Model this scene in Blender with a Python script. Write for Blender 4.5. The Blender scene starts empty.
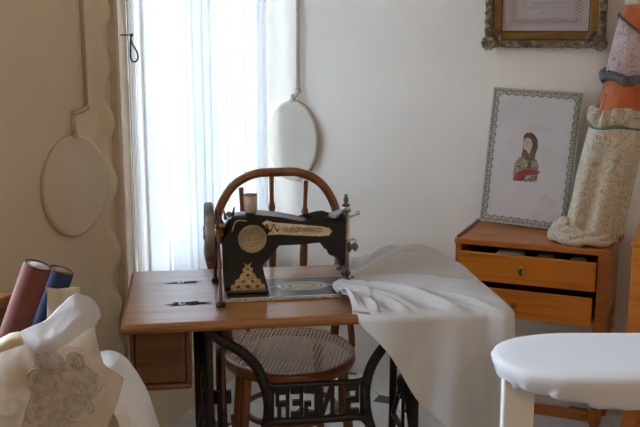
import bpy, bmesh, math, random
from math import sin, cos, pi, radians, sqrt, atan2
from mathutils import Vector, Matrix
from mathutils import noise as mnoise

SC = bpy.context.scene
COL = SC.collection
RND = random.Random(7)

# ------------------------------------------------------------------ camera
H = 1.53
PITCH = math.atan(183 / 930.0)
cam_d = bpy.data.cameras.new('camera')
cam_d.sensor_width = 36.0
cam_d.lens = 930 / 640.0 * 36.0
cam = bpy.data.objects.new('camera', cam_d)
COL.objects.link(cam)
cam.location = (0, 0, H)
cam.rotation_euler = (pi / 2 - PITCH, 0, 0)
SC.camera = cam


def at(px, py, Y):
    """point of the room seen from the standing viewpoint at distance Y"""
    fw = Vector((0, cos(PITCH), -sin(PITCH)))
    up = Vector((0, sin(PITCH), cos(PITCH)))
    r = Vector((1, 0, 0)) * ((px - 320) / 930.0) + fw + up * ((213.5 - py) / 930.0)
    return Vector((0, 0, H)) + r * (Y / r.y)


# ------------------------------------------------------------------ materials
def new_mat(name):
    m = bpy.data.materials.new(name)
    m.use_nodes = True
    nt = m.node_tree
    return m, nt, nt.nodes['Principled BSDF'], nt.nodes['Material Output']


def N(nt, t, **kw):
    n = nt.nodes.new(t)
    for k, v in kw.items():
        setattr(n, k, v)
    return n


def L(nt, a, b):
    nt.links.new(a, b)


def ramp(nt, stops, fac):
    r = N(nt, 'ShaderNodeValToRGB')
    e = r.color_ramp.elements
    while len(e) < len(stops):
        e.new(0.5)
    for i, (p, c) in enumerate(stops):
        e[i].position = p
        e[i].color = (*c, 1)
    L(nt, fac, r.inputs['Fac'])
    return r.outputs['Color']


def coords(nt, scale=(1, 1, 1), rot=(0, 0, 0), loc=(0, 0, 0)):
    tc = N(nt, 'ShaderNodeTexCoord')
    mp = N(nt, 'ShaderNodeMapping')
    mp.inputs['Scale'].default_value = scale
    mp.inputs['Rotation'].default_value = rot
    mp.inputs['Location'].default_value = loc
    L(nt, tc.outputs['Object'], mp.inputs['Vector'])
    return mp.outputs['Vector']


def noise(nt, vec, scale, detail=4, rough=.55, dist=0):
    n = N(nt, 'ShaderNodeTexNoise')
    n.inputs['Scale'].default_value = scale
    n.inputs['Detail'].default_value = detail
    n.inputs['Roughness'].default_value = rough
    n.inputs['Distortion'].default_value = dist
    L(nt, vec, n.inputs['Vector'])
    return n.outputs['Fac']


def bump(nt, bs, h, strength, dist=.002):
    b = N(nt, 'ShaderNodeBump')
    b.inputs['Strength'].default_value = strength
    b.inputs['Distance'].default_value = dist
    L(nt, h, b.inputs['Height'])
    L(nt, b.outputs['Normal'], bs.inputs['Normal'])


def simple(name, c, rough=.6, metal=0, var=.08, scale=12, bumps=0, bscale=60, coat=0, spec=None, sheen=0):
    m, nt, bs, out = new_mat(name)
    v = coords(nt)
    f = noise(nt, v, scale)
    lo = tuple(max(0, x * (1 - var * 2)) for x in c)
    hi = tuple(min(1, x * (1 + var)) for x in c)
    L(nt, ramp(nt, [(.3, lo), (.7, hi)], f), bs.inputs['Base Color'])
    bs.inputs['Roughness'].default_value = rough
    bs.inputs['Metallic'].default_value = metal
    bs.inputs['Coat Weight'].default_value = coat
    bs.inputs['Coat Roughness'].default_value = .12
    if spec is not None:
        bs.inputs['Specular IOR Level'].default_value = spec
    if sheen:
        bs.inputs['Sheen Weight'].default_value = sheen
    if bumps:
        bump(nt, bs, noise(nt, v, bscale, 6), bumps)
    return m


def wood(name, dark, mid, light, rough=.35, coat=.3, stretch=(2.0, 26, 26), scale=1.6, crough=.15):
    m, nt, bs, out = new_mat(name)
    v = coords(nt, stretch)
    f1 = noise(nt, v, scale, 6, .6, .6)
    L(nt, ramp(nt, [(.28, dark), (.5, mid), (.74, light)], f1), bs.inputs['Base Color'])
    bs.inputs['Roughness'].default_value = rough
    bs.inputs['Coat Weight'].default_value = coat
    bs.inputs['Coat Roughness'].default_value = crough
    v2 = coords(nt, (6, 90, 90))
    bump(nt, bs, noise(nt, v2, 2, 4), .06, .0006)
    return m


M = {}
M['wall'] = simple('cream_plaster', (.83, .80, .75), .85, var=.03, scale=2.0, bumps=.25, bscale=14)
M['wall_backlit'] = simple('shaded_cream_plaster', (.74, .64, .475), .85, var=.04, scale=1.6, bumps=.3, bscale=14)  # cream plaster with the left wall's backlit shade put into its colour
M['wall_warm'] = simple('warm_cream_plaster', (.62, .50, .36), .85, var=.03, scale=2.0)
M['ceiling'] = simple('white_plaster', (.74, .71, .66), .9, var=.02)
M['paint'] = simple('aged_cream_paint', (.66, .565, .44), .55, var=.07, scale=9, bumps=.2, bscale=40)
M['ovalpaint'] = simple('grey_cream_paint', (.64, .61, .53), .5, var=.03, scale=7)
M['ovalpaint2'] = simple('ochre_grey_paint', (.69, .595, .45), .6, var=.03, scale=7)
M['paint_white'] = simple('white_painted_wood', (.72, .71, .70), .6, var=.03)
M['conduit'] = simple('painted_conduit', (.60, .56, .50), .45, var=.05)
M['conduit2'] = simple('ochre_painted_conduit', (.50, .42, .31), .5, var=.05)
M['steel'] = simple('nickel_plate', (.55, .52, .46), .28, 1, var=.15, scale=40)
M['bededge'] = simple('worn_silvered_edge', (.52, .49, .42), .4, .25, var=.35, scale=120)
M['wheelgrey'] = simple('worn_grey_steel', (.27, .25, .235), .42, .6, var=.2, scale=30)
M['gunsteel'] = simple('tarnished_nickel', (.30, .26, .20), .35, .8, var=.3, scale=60)
M['gunmetal'] = simple('worn_dark_steel', (.16, .15, .145), .38, .85, var=.2, scale=30)
M['iron'] = simple('black_cast_iron', (.012, .012, .013), .42, 0, var=.2, scale=30, bumps=.15, spec=.4)
M['japan'] = simple('black_japan_enamel', (.0065, .007, .009), .30, 0, var=.2, scale=20, coat=.18, spec=.35)
M['gold'] = simple('worn_gold_decal', (.62, .49, .26), .5, .25, var=.25, scale=90)
M['palegold'] = simple('pale_gold_decal', (.74, .64, .44), .5, .1, var=.18, scale=120)
M['palesilver'] = simple('pale_ivory_decal', (.80, .78, .66), .5, .05, var=.2, scale=150)
M['brass'] = simple('dull_brass', (.42, .30, .12), .38, .9, var=.2, scale=50)
M['table_wood'] = wood('table_oak_varnished', (.14, .047, .007), (.28, .10, .013), (.39, .15, .022), .34, .85, crough=.24)
M['drawer_wood'] = wood('drawer_box_wood', (.075, .026, .006), (.14, .050, .010), (.19, .072, .016), .4, .25)
M['chair_wood'] = wood('bentwood_beech', (.14, .044, .010), (.24, .078, .018), (.31, .11, .028), .35, .35, (14, 14, 2.0))
M['chest_wood'] = wood('chest_cedar', (.29, .09, .011), (.44, .145, .019), (.52, .185, .03), .4, .25)
M['chest_front'] = wood('drawer_front_cedar', (.42, .132, .010), (.59, .195, .014), (.65, .235, .024), .4, .2)
M['dark_wood'] = wood('dark_stained_wood', (.07, .028, .01), (.14, .055, .018), (.2, .085, .03), .4, .25)
M['dark_inside'] = simple('drawer_inside_wood', (.06, .03, .014), .8)
M['cotton'] = simple('white_cotton', (.60, .615, .645), .9, var=.02, scale=5, bumps=.2, bscale=300, sheen=.2)
M['linen'] = simple('cream_linen', (.50, .43, .335), .95, var=.05, scale=9, bumps=.3, bscale=350)
M['beige_net'] = simple('beige_gauze', (.56, .49, .41), .95, var=.07, scale=14, bumps=.3, bscale=300)
M['embroid'] = simple('grey_white_embroidery', (.47, .445, .43), .9, var=.2, scale=60)
M['wicker'] = simple('brown_wicker', (.35, .24, .13), .7, var=.3, scale=40)
M['red_cloth'] = simple('dusty_red_cloth', (.155, .046, .032), .85, var=.08, scale=25, bumps=.2, bscale=300)
M['blue_cloth'] = simple('navy_blue_cloth', (.020, .038, .105), .85, var=.08, scale=25, bumps=.2, bscale=300)
M['card_end'] = simple('pale_cardboard', (.58, .54, .50), .9)
M['card_brown'] = simple('brown_cardboard', (.26, .17, .11), .9)
M['rim_dark'] = simple('dark_rim', (.06, .035, .03), .7)
M['orange_cloth'] = simple('burnt_orange_cloth', (.57, .135, .035), .6, var=.13, scale=18, bumps=.2, bscale=120, sheen=.2)
M['orange_light'] = simple('pale_orange_cloth', (.66, .24, .11), .6, var=.1, scale=18, bumps=.2, bscale=120)
M['cream_cloth'] = simple('cream_cloth', (.66, .57, .42), .9, var=.03)
M['trim_blue'] = simple('grey_blue_crochet', (.165, .19, .215), .95, var=.35, scale=120, bumps=.8, bscale=220)
M['green_ribbon'] = simple('green_ribbon', (.06, .20, .14), .5)
M['leather'] = simple('red_brown_leather', (.12, .035, .02), .5, var=.15)
M['black'] = simple('black_rubber', (.012, .01, .01), .5)
M['grey_paper'] = simple('grey_white_paper', (.62, .60, .62), .75, var=.05, scale=6)
M['border_green'] = simple('grey_green_printed_border', (.50, .49, .43), .75, var=.12, scale=110)
M['border_dark'] = simple('dark_green_printed_line', (.12, .14, .12), .8)
M['print_hair'] = simple('print_hair_brown', (.13, .10, .065), .8)
M['print_shawl'] = simple('print_shawl_green', (.15, .165, .11), .8, var=.3, scale=140)
M['print_skin'] = simple('print_skin', (.58, .44, .35), .8)
M['print_dress'] = simple('print_dress_olive', (.37, .35, .24), .8, var=.5, scale=140)
M['print_fan'] = simple('print_fan_red', (.36, .07, .085), .8, var=.12, scale=80)
M['print_line'] = simple('print_dark_line', (.07, .05, .045), .8)
M['print_stain'] = simple('print_brown_stain', (.585, .555, .56), .8, var=.05)
M['frame_carved'] = simple('bronze_gesso', (.27, .22, .145), .42, .3, var=.42, scale=45, bumps=.3, bscale=130)
M['frame_gold'] = simple('flat_gilt', (.25, .135, .028), .38, .5, var=.12, scale=20)
M['frame_slip'] = simple('wine_red_slip', (.13, .03, .04), .6)
M['sampler'] = simple('sampler_linen', (.50, .45, .455), .95, var=.04, scale=30, bumps=.2, bscale=400)
M['stitch'] = simple('dusty_pink_stitch', (.32, .16, .18), .9)
M['stitch_grey'] = simple('grey_stitch', (.36, .31, .33), .9)
M['spool'] = simple('cream_thread', (.50, .41, .32), .9, var=.06, scale=60)
M['spool_dark'] = simple('dark_thread_spool_wood', (.22, .13, .07), .6)
M['hook'] = simple('dark_cord', (.05, .045, .045), .7)
M['bluewhite'] = simple('pale_house_paint', (.42, .44, .47), .9, var=.03, scale=3)
M['house_grey'] = simple('grey_shutter', (.27, .29, .33), .8)
M['ground'] = simple('pale_paving', (.5, .5, .48), .9)
M['marq'] = simple('worn_dark_inlay', (.035, .027, .022), .8, var=.4, scale=80, spec=.2)


def mat_cane():
    m, nt, bs, out = new_mat('woven_cane')
    v = coords(nt, (1, 1, 1), (0, 0, radians(20)))
    sx = N(nt, 'ShaderNodeSeparateXYZ')
    L(nt, v, sx.inputs['Vector'])

    def wave(sock, k):
        a = N(nt, 'ShaderNodeMath', operation='MULTIPLY')
        a.inputs[1].default_value = k
        L(nt, sock, a.inputs[0])
        b = N(nt, 'ShaderNodeMath', operation='SINE')
        L(nt, a.outputs[0], b.inputs[0])
        return b.outputs[0]
    k = 2 * pi / .0138
    p = N(nt, 'ShaderNodeMath', operation='ADD')
    L(nt, wave(sx.outputs['X'], k), p.inputs[0])
    L(nt, wave(sx.outputs['Y'], k), p.inputs[1])
    g = N(nt, 'ShaderNodeMath', operation='GREATER_THAN')
    g.inputs[1].default_value = .60
    L(nt, p.outputs[0], g.inputs[0])
    L(nt, ramp(nt, [(.0, (.22, .13, .08)), (.5, (.40, .27, .18)), (1, (.48, .34, .24))], noise(nt, v, 90, 2)), bs.inputs['Base Color'])
    bs.inputs['Roughness'].default_value = .75
    tr = N(nt, 'ShaderNodeBsdfTransparent')
    mx = N(nt, 'ShaderNodeMixShader')
    L(nt, g.outputs[0], mx.inputs['Fac'])
    L(nt, bs.outputs[0], mx.inputs[1])
    L(nt, tr.outputs[0], mx.inputs[2])
    L(nt, mx.outputs[0], out.inputs['Surface'])
    bump(nt, bs, p.outputs[0], .4, .002)
    return m


def mat_sheer(name, c, transp, transl, threads=900):
    m, nt, bs, out = new_mat(name)
    nt.nodes.remove(bs)
    d = N(nt, 'ShaderNodeBsdfDiffuse')
    t = N(nt, 'ShaderNodeBsdfTranslucent')
    tr = N(nt, 'ShaderNodeBsdfTransparent')
    d.inputs['Color'].default_value = (*c, 1)
    t.inputs['Color'].default_value = (*c, 1)
    a = N(nt, 'ShaderNodeMixShader')
    a.inputs['Fac'].default_value = transl
    L(nt, d.outputs[0], a.inputs[1])
    L(nt, t.outputs[0], a.inputs[2])
    b = N(nt, 'ShaderNodeMixShader')
    v = coords(nt, (threads, 2, .5))
    f = noise(nt, v, .4, 2)
    mr = N(nt, 'ShaderNodeMapRange')
    mr.inputs['From Min'].default_value = .3
    mr.inputs['From Max'].default_value = .7
    mr.inputs['To Min'].default_value = transp * .93
    mr.inputs['To Max'].default_value = min(1, transp * 1.07)
    L(nt, f, mr.inputs['Value'])
    L(nt, mr.outputs[0], b.inputs['Fac'])
    L(nt, a.outputs[0], b.inputs[1])
    L(nt, tr.outputs[0], b.inputs[2])
    L(nt, b.outputs[0], out.inputs['Surface'])
    return m


def mat_glass():
    m, nt, bs, out = new_mat('window_glass')
    nt.nodes.remove(bs)
    tr = N(nt, 'ShaderNodeBsdfTransparent')
    tr.inputs['Color'].default_value = (.97, .985, 1, 1)
    g = N(nt, 'ShaderNodeBsdfGlossy')
    g.inputs['Roughness'].default_value = .02
    fr = N(nt, 'ShaderNodeFresnel')
    fr.inputs['IOR'].default_value = 1.45
    mx = N(nt, 'ShaderNodeMixShader')
    L(nt, fr.outputs[0], mx.inputs['Fac'])
    L(nt, tr.outputs[0], mx.inputs[1])
    L(nt, g.outputs[0], mx.inputs[2])
    L(nt, mx.outputs[0], out.inputs['Surface'])
    return m


def mat_floor():
    m, nt, bs, out = new_mat('white_tiles_with_blue_insets')
    # pitch .25 m, aligned with the walls, one inset at (.273, 3.704)
    ang = radians(-23.5 + 45)
    p = .36
    v = coords(nt, (1 / p, 1 / p, 1), (0, 0, 0))
    # rotate about the inset
    tc = N(nt, 'ShaderNodeTexCoord')
    sub = N(nt, 'ShaderNodeVectorMath', operation='SUBTRACT')
    sub.inputs[1].default_value = (.273, 3.704, 0)
    L(nt, tc.outputs['Object'], sub.inputs[0])
    rot = N(nt, 'ShaderNodeVectorRotate', rotation_type='Z_AXIS')
    rot.inputs['Angle'].default_value = -ang
    L(nt, sub.outputs[0], rot.inputs['Vector'])
    sx = N(nt, 'ShaderNodeSeparateXYZ')
    L(nt, rot.outputs[0], sx.inputs[0])

    def cell(s):
        a = N(nt, 'ShaderNodeMath', operation='DIVIDE'); a.inputs[1].default_value = p
        L(nt, s, a.inputs[0])
        b = N(nt, 'ShaderNodeMath', operation='ROUND'); L(nt, a.outputs[0], b.inputs[0])
        c = N(nt, 'ShaderNodeMath', operation='SUBTRACT'); L(nt, a.outputs[0], c.inputs[0]); L(nt, b.outputs[0], c.inputs[1])
        d = N(nt, 'ShaderNodeMath', operation='ABSOLUTE'); L(nt, c.outputs[0], d.inputs[0])
        return d.outputs[0]
    cx, cy = cell(sx.outputs['X']), cell(sx.outputs['Y'])
    mxm = N(nt, 'ShaderNodeMath', operation='ADD'); L(nt, cx, mxm.inputs[0]); L(nt, cy, mxm.inputs[1])
    dia = N(nt, 'ShaderNodeMath', operation='LESS_THAN'); dia.inputs[1].default_value = .15; L(nt, mxm.outputs[0], dia.inputs[0])
    mn = N(nt, 'ShaderNodeMath', operation='MINIMUM'); L(nt, cx, mn.inputs[0]); L(nt, cy, mn.inputs[1])
    gr = N(nt, 'ShaderNodeMath', operation='LESS_THAN'); gr.inputs[1].default_value = .006; L(nt, mn.outputs[0], gr.inputs[0])
    tile = ramp(nt, [(.3, (.60, .60, .585)), (.7, (.70, .70, .68))], noise(nt, tc.outputs['Object'], 6))
    m1 = N(nt, 'ShaderNodeMixRGB'); m1.inputs['Color2'].default_value = (.33, .32, .30, 1)
    L(nt, gr.outputs[0], m1.inputs['Fac']); L(nt, tile, m1.inputs['Color1'])
    m2 = N(nt, 'ShaderNodeMixRGB'); m2.inputs['Color2'].default_value = (.05, .055, .085, 1)
    L(nt, dia.outputs[0], m2.inputs['Fac']); L(nt, m1.outputs[0], m2.inputs['Color1'])
    L(nt, m2.outputs[0], bs.inputs['Base Color'])
    bs.inputs['Roughness'].default_value = .3
    return m


def mat_floral():
    m, nt, bs, out = new_mat('floral_print_cotton')
    v = coords(nt)
    n1 = noise(nt, v, 19, 3, .55, 1.4)
    base = ramp(nt, [(.34, (.50, .44, .33)), (.42, (.66, .60, .49)), (.475, (.62, .56, .45)), (.50, (.27, .24, .17)), (.525, (.63, .57, .46)), (.62, (.66, .60, .49)), (.665, (.40, .34, .235)), (.72, (.64, .58, .47))], n1)
    n2 = noise(nt, v, 13, 2, .5, .5)
    mask = N(nt, 'ShaderNodeMath', operation='GREATER_THAN'); mask.inputs[1].default_value = .73
    L(nt, n2, mask.inputs[0])
    mx = N(nt, 'ShaderNodeMixRGB'); mx.inputs['Color2'].default_value = (.42, .12, .13, 1)
    L(nt, mask.outputs[0], mx.inputs['Fac']); L(nt, base, mx.inputs['Color1'])
    L(nt, mx.outputs[0], bs.inputs['Base Color'])
    bs.inputs['Roughness'].default_value = .85
    bump(nt, bs, noise(nt, v, 300, 3), .2)
    return m


def mat_lace():
    m, nt, bs, out = new_mat('mauve_lace')
    v = coords(nt)
    n1 = noise(nt, v, 42, 4, .6, 1.5)
    L(nt, ramp(nt, [(.38, (.40, .235, .225)), (.48, (.50, .40, .41)), (.56, (.60, .53, .55)), (.68, (.44, .30, .30))], n1), bs.inputs['Base Color'])
    bs.inputs['Roughness'].default_value = .9
    bump(nt, bs, n1, .6, .004)
    return m


def mat_medal():
    m, nt, bs, out = new_mat('engraved_brass_plate')
    v = coords(nt, (1, 1, 1))
    n1 = noise(nt, v, 130, 4, .6, 2)
    L(nt, ramp(nt, [(.35, (.22, .17, .10)), (.6, (.45, .37, .24))], n1), bs.inputs['Base Color'])
    bs.inputs['Metallic'].default_value = .45
    bs.inputs['Roughness'].default_value = .45
    bump(nt, bs, n1, .5, .002)
    return m


M['cane'] = mat_cane()
M['sheer'] = mat_sheer('white_sheer_voile', (.90, .94, .98), .10, .165, 20)
M['sheer_double'] = mat_sheer('doubled_sheer_fold', (.90, .94, .98), .55, .25, 20)
M['lace_curtain'] = mat_sheer('gathered_voile_edge', (.92, .91, .90), .22, .55, 200)
M['gauze'] = mat_sheer('white_organza', (.86, .86, .88), .12, .25, 200)
M['glass'] = mat_glass()
M['floor'] = mat_floor()
M['floral'] = mat_floral()
M['mauve_lace'] = mat_lace()
M['medal'] = mat_medal()


# ------------------------------------------------------------------ mesh helpers
class MB:
    def __init__(s):
        s.bm = bmesh.new()
        s.mi = 0

    def _f(s, vs, smooth=False):
        try:
            f = s.bm.faces.new(vs)
        except ValueError:
            return None
        f.material_index = s.mi
        f.smooth = smooth
        return f

    def box(s, x0, x1, y0, y1, z0, z1, bev=0, mat=None, seg=2):
        sub = bmesh.new()
        vs = [sub.verts.new(p) for p in ((x0, y0, z0), (x1, y0, z0), (x1, y1, z0), (x0, y1, z0), (x0, y0, z1), (x1, y0, z1), (x1, y1, z1), (x0, y1, z1))]
        for q in ((3, 2, 1, 0), (4, 5, 6, 7), (0, 1, 5, 4), (1, 2, 6, 5), (2, 3, 7, 6), (3, 0, 4, 7)):
            sub.faces.new([vs[i] for i in q])
        if bev:
            bmesh.ops.bevel(sub, geom=sub.edges[:], offset=bev, segments=seg, affect='EDGES', profile=.5)
        s.join(sub, mat, smooth=bool(bev) and seg > 2)
        return s

    def join(s, sub, mat=None, smooth=False):
        if mat is not None:
            bmesh.ops.transform(sub, matrix=mat, verts=sub.verts[:])
        mp = {v: s.bm.verts.new(v.co) for v in sub.verts}
        for f in sub.faces:
            s._f([mp[v] for v in f.verts], smooth or f.smooth)
        sub.free()

    def tube(s, pts, r, n=10, closed=False, flat=1.0, up=None):
        pts = [Vector(p) for p in pts]
        k = len(pts)
        rs = r if isinstance(r, (list, tuple)) else [r] * k
        rings = []
        prev = None
        for i, p in enumerate(pts):
            if closed:
                t = pts[(i + 1) % k] - pts[i - 1]
            else:
                t = pts[min(i + 1, k - 1)] - pts[max(i - 1, 0)]
            if t.length < 1e-9:
                t = Vector((0, 0, 1))
            t.normalize()
            if up is not None:
                a = Vector(up)
            elif prev is None:
                a = Vector((0, 0, 1)) if abs(t.z) < .9 else Vector((1, 0, 0))
            else:
                a = prev
            a = (a - t * a.dot(t))
            a = a.normalized() if a.length > 1e-6 else t.orthogonal().normalized()
            prev = a
            b = t.cross(a)
            rings.append([s.bm.verts.new(p + a * (cos(2 * pi * j / n) * rs[i]) + b * (sin(2 * pi * j / n) * rs[i] * flat)) for j in range(n)])
        m = k if closed else k - 1
        for i in range(m):
            A, B = rings[i], rings[(i + 1) % k]
            for j in range(n):
                s._f([A[j], A[(j + 1) % n], B[(j + 1) % n], B[j]], True)
        if not closed:
            s._f(list(reversed(rings[0])))
            s._f(rings[-1])
        return s

    def lathe(s, prof, mat=None, n=24, cap=True, wob=None):
        """prof: (r, z) list; around local z"""
        mat = mat or Matrix.Identity(4)
        rings = []
        for (r, z) in prof:
            ring = []
            for j in range(n):
                a = 2 * pi * j / n
                rr, zz = (r, z) if wob is None else wob(r, z, a)
                ring.append(s.bm.verts.new(mat @ Vector((rr * cos(a), rr * sin(a), zz))))
            rings.append(ring)
        for A, B in zip(rings, rings[1:]):
            for j in range(n):
                s._f([A[j], A[(j + 1) % n], B[(j + 1) % n], B[j]], True)
        if cap:
            s._f(list(reversed(rings[0])))
            s._f(rings[-1])
        return s

    def prism(s, poly, d0, d1, bev=0, seg=3, mat=None):
        """poly in (x, z), extruded along y from d0 to d1"""
        sub = bmesh.new()
        A = [sub.verts.new((x, d0, z)) for x, z in poly]
        B = [sub.verts.new((x, d1, z)) for x, z in poly]
        fa = sub.faces.new(A)
        fb = sub.faces.new(list(reversed(B)))
        n = len(poly)
        for i in range(n):
            sub.faces.new([A[(i + 1) % n], A[i], B[i], B[(i + 1) % n]])
        if bev:
            es = list(set(fa.edges[:] + fb.edges[:]))
            bmesh.ops.bevel(sub, geom=es, offset=bev, segments=seg, affect='EDGES', profile=.5)
        bmesh.ops.recalc_face_normals(sub, faces=sub.faces[:])
        if bev:
            for f in sub.faces:
                f.smooth = len(f.verts) <= 4
        s.join(sub, mat)
        return s

    def poly(s, pts):
        s._f([s.bm.verts.new(p) for p in pts])
        return s

    def grid(s, fn, nu, nv, closed=False):
        V = [[s.bm.verts.new(fn(i / nu, j / nv)) for j in range(nv + 1)] for i in range(nu + (0 if closed else 1))]
        k = len(V)
        for i in range(nu):
            for j in range(nv):
                s._f([V[i % k][j], V[(i + 1) % k][j], V[(i + 1) % k][j + 1], V[i % k][j + 1]], True)
        return s

    def blob(s, c, r, seg=8, rings=6, mat=None):
        sub = bmesh.new()
        bmesh.ops.create_uvsphere(sub, u_segments=seg, v_segments=rings, radius=1)
        rr = r if isinstance(r, (tuple, list)) else (r, r, r)
        T = Matrix.Translation(c) @ Matrix.Diagonal((*rr, 1))
        if mat is not None:
            T = mat @ T
        s.join(sub, T, True)
        return s

    def build(s, name, mat, parent=None, recalc=True):
        if recalc:
            bmesh.ops.recalc_face_normals(s.bm, faces=s.bm.faces[:])
        me = bpy.data.meshes.new(name)
        s.bm.to_mesh(me)
        s.bm.free()
        for mm in (mat if isinstance(mat, (list, tuple)) else [mat]):
            me.materials.append(mm)
        o = bpy.data.objects.new(name, me)
        COL.objects.link(o)
        if parent is not None:
            o.parent = parent
        return o


def solid(o, t, off=0):
    m = o.modifiers.new('thick', 'SOLIDIFY')
    m.thickness = t
    m.offset = off
    return o


def thing(name, label, cat, loc=(0, 0, 0), rz=0, group=None):
    o = bpy.data.objects.new(name, None)
    o.empty_display_size = .05
    COL.objects.link(o)
    o.location = loc
    o.rotation_euler = (0, 0, rz)
    return tag(o, label, cat, group)


def tag(o, label, cat, group=None):
    o['label'] = label
    o['category'] = cat
    if group:
        o['group'] = group
    return o


def place(o, loc, rz=0):
    o.location = loc
    o.rotation_euler = (0, 0, rz)
    return o


def struct(o):
    o['kind'] = 'structure'
    return o


def cr(p0, p1, p2, p3, t):
    return .5 * ((2 * p1) + (p2 - p0) * t + (2 * p0 - 5 * p1 + 4 * p2 - p3) * t * t + (3 * p1 - p0 - 3 * p2 + p3) * t ** 3)


def spline(P, t, closed=False):
    n = len(P)
    if closed:
        x = (t % 1.0) * n
        i = int(x) % n
        return cr(P[i - 1], P[i], P[(i + 1) % n], P[(i + 2) % n], x - int(x))
    x = min(max(t, 0), 1) * (n - 1)
    i = min(int(x), n - 2)
    a = P[i - 1] if i > 0 else P[0] * 2 - P[1]
    d = P[i + 2] if i + 2 < n else P[n - 1] * 2 - P[n - 2]
    return cr(a, P[i], P[i + 1], d, x - i)


def curve(P, n, closed=False):
    P = [Vector(p) for p in P]
    return [spline(P, i / (n if closed else n - 1), closed) for i in range(n)]


def sheet_fn(rows):
    rows = [[Vector(p) for p in r] for r in rows]
    return lambda u, v: spline([spline(r, u) for r in rows], v)


# ------------------------------------------------------------------ frames of the place
CX, CY = -.272, 4.205
ROT_L = radians(-113.5)      # left wall: x towards the viewer, y into the room
ROT_R = radians(-23.5)       # right wall: x along the wall, -y into the room
CORNER = (CX, CY, 0)
ROT_T = radians(8.3)
TO = (-.522, 2.378, 0)
ROT_K = radians(-22.5)
KO = (.511, 3.45, 0)


class Fr:
    def __init__(s, o, a):
        s.m = Matrix.Translation(o) @ Matrix.Rotation(a, 4, 'Z')

    def __call__(s, x, y, z):
        return s.m @ Vector((x, y, z))


TW = Fr(TO, ROT_T)
KW = Fr(KO, ROT_K)
LW = Fr(CORNER, ROT_L)
RW = Fr(CORNER, ROT_R)

# ------------------------------------------------------------------ room shell
ROOM_T, ROOM_U, ROOM_H = 5.6, 4.6, 3.0
W1 = (.06, 1.045, .60, 2.55)
W2 = (1.85, 2.70, .85, 2.8)


def wall_with_openings(length, ops, y0, y1, start=0.0):
    b = MB()
    x = start
    for (a, c, z0, z1) in ops:
        b.box(x, a, y0, y1, 0, ROOM_H)
        b.box(a, c, y0, y1, 0, z0)
        b.box(a, c, y0, y1, z1, ROOM_H)
        x = c
    b.box(x, length, y0, y1, 0, ROOM_H)
    return b


o = wall_with_openings(ROOM_T, [W1, W2], -.22, 0, -.2).build('wall_left', M['wall_backlit'])
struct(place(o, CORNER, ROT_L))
o = MB().box(0, ROOM_U, 0, .22, 0, ROOM_H).build('wall_right', M['wall'])
struct(place(o, CORNER, ROT_R))
# the far side of the room, behind the viewer
o = MB().box(ROOM_T, ROOM_T + .2, -.22, ROOM_U + .2, 0, ROOM_H).build('wall_front', M['wall_warm'])
struct(place(o, CORNER, ROT_L))
o = MB()
o.box(ROOM_U, ROOM_U + .2, -ROOM_T, .22, 0, ROOM_H)
struct(place(o.build('wall_side', M['wall_warm']), CORNER, ROT_R))
# floor slab and ceiling slab follow the room outline
def slab(z0, z1):
    b = MB()
    c = [RW(-.22, .22, 0), RW(ROOM_U + .2, .22, 0), RW(ROOM_U + .2, -ROOM_T - .2, 0), RW(-.22, -ROOM_T - .2, 0)]
    lo = [b.bm.verts.new((p.x, p.y, z0)) for p in c]
    hi = [b.bm.verts.new((p.x, p.y, z1)) for p in c]
    b._f(list(reversed(lo))); b._f(hi)
    for i in range(4):
        b._f([lo[i], lo[(i + 1) % 4], hi[(i + 1) % 4], hi[i]])
    return b


struct(slab(-.15, 0).build('floor', M['floor']))
struct(slab(ROOM_H, ROOM_H + .15).build('ceiling', M['ceiling']))

# window in the left wall, close to the corner
win = bpy.data.objects.new('window_1', None)
COL.objects.link(win)
struct(place(win, CORNER, ROT_L))
a, c, z0, z1 = W1
fb = MB()
fb.box(a, a + .05, -.15, -.08, z0, z1, .006).box(c - .03, c, -.15, -.08, z0, z1, .006)
fb.box(a + .05, c - .05, -.15, -.08, z0, z0 + .06, .006).box(a + .05, c - .05, -.15, -.08, z1 - .06, z1, .006)
fb.box((a + c) / 2 - .025, (a + c) / 2 + .025, -.145, -.085, z0 + .06, z1 - .06, .006)
fb.box(a + .05, c - .05, -.14, -.09, 1.95, 2.0, .005)
fb.build('window_frame', M['paint'], win)
MB().box(a + .05, c - .05, -.118, -.112, z0 + .06, z1 - .06).build('pane', M['glass'], win)
MB().box(a, c, -.08, .04, z0 - .03, z0, .008).build('window_sill', M['paint'], win)
win2 = bpy.data.objects.new('window_2', None)
COL.objects.link(win2)
struct(place(win2, CORNER, ROT_L))
a, c, z0, z1 = W2
fb = MB()
for xx in (a, (a + c) / 2 - .03, c - .06):
    fb.box(xx, xx + .06, -.15, -.08, z0, z1, .006)
fb.box(a, c, -.15, -.08, z0, z0 + .06, .006).box(a, c, -.15, -.08, z1 - .06, z1, .006)
fb.build('window_frame', M['paint'], win2)
MB().box(a + .06, c - .06, -.118, -.112, z0 + .06, z1 - .06).build('pane', M['glass'], win2)

# moulded casing beside the window
tb = MB()
prof = [(1.042, 0), (1.042, .028), (1.046, .034), (1.050, .034), (1.054, .026), (1.062, .022), (1.080, .022), (1.088, .03), (1.098, .034), (1.108, .028), (1.112, .0)]
lo = [tb.bm.verts.new((x, y, 0)) for x, y in prof]
hi = [tb.bm.verts.new((x, y, 2.7)) for x, y in prof]
for i in range(len(prof) - 1):
    tb._f([lo[i], lo[i + 1], hi[i + 1], hi[i]])
tb._f(lo); tb._f(hi)
struct(place(tb.build('trim_1', M['paint']), CORNER, ROT_L))


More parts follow.
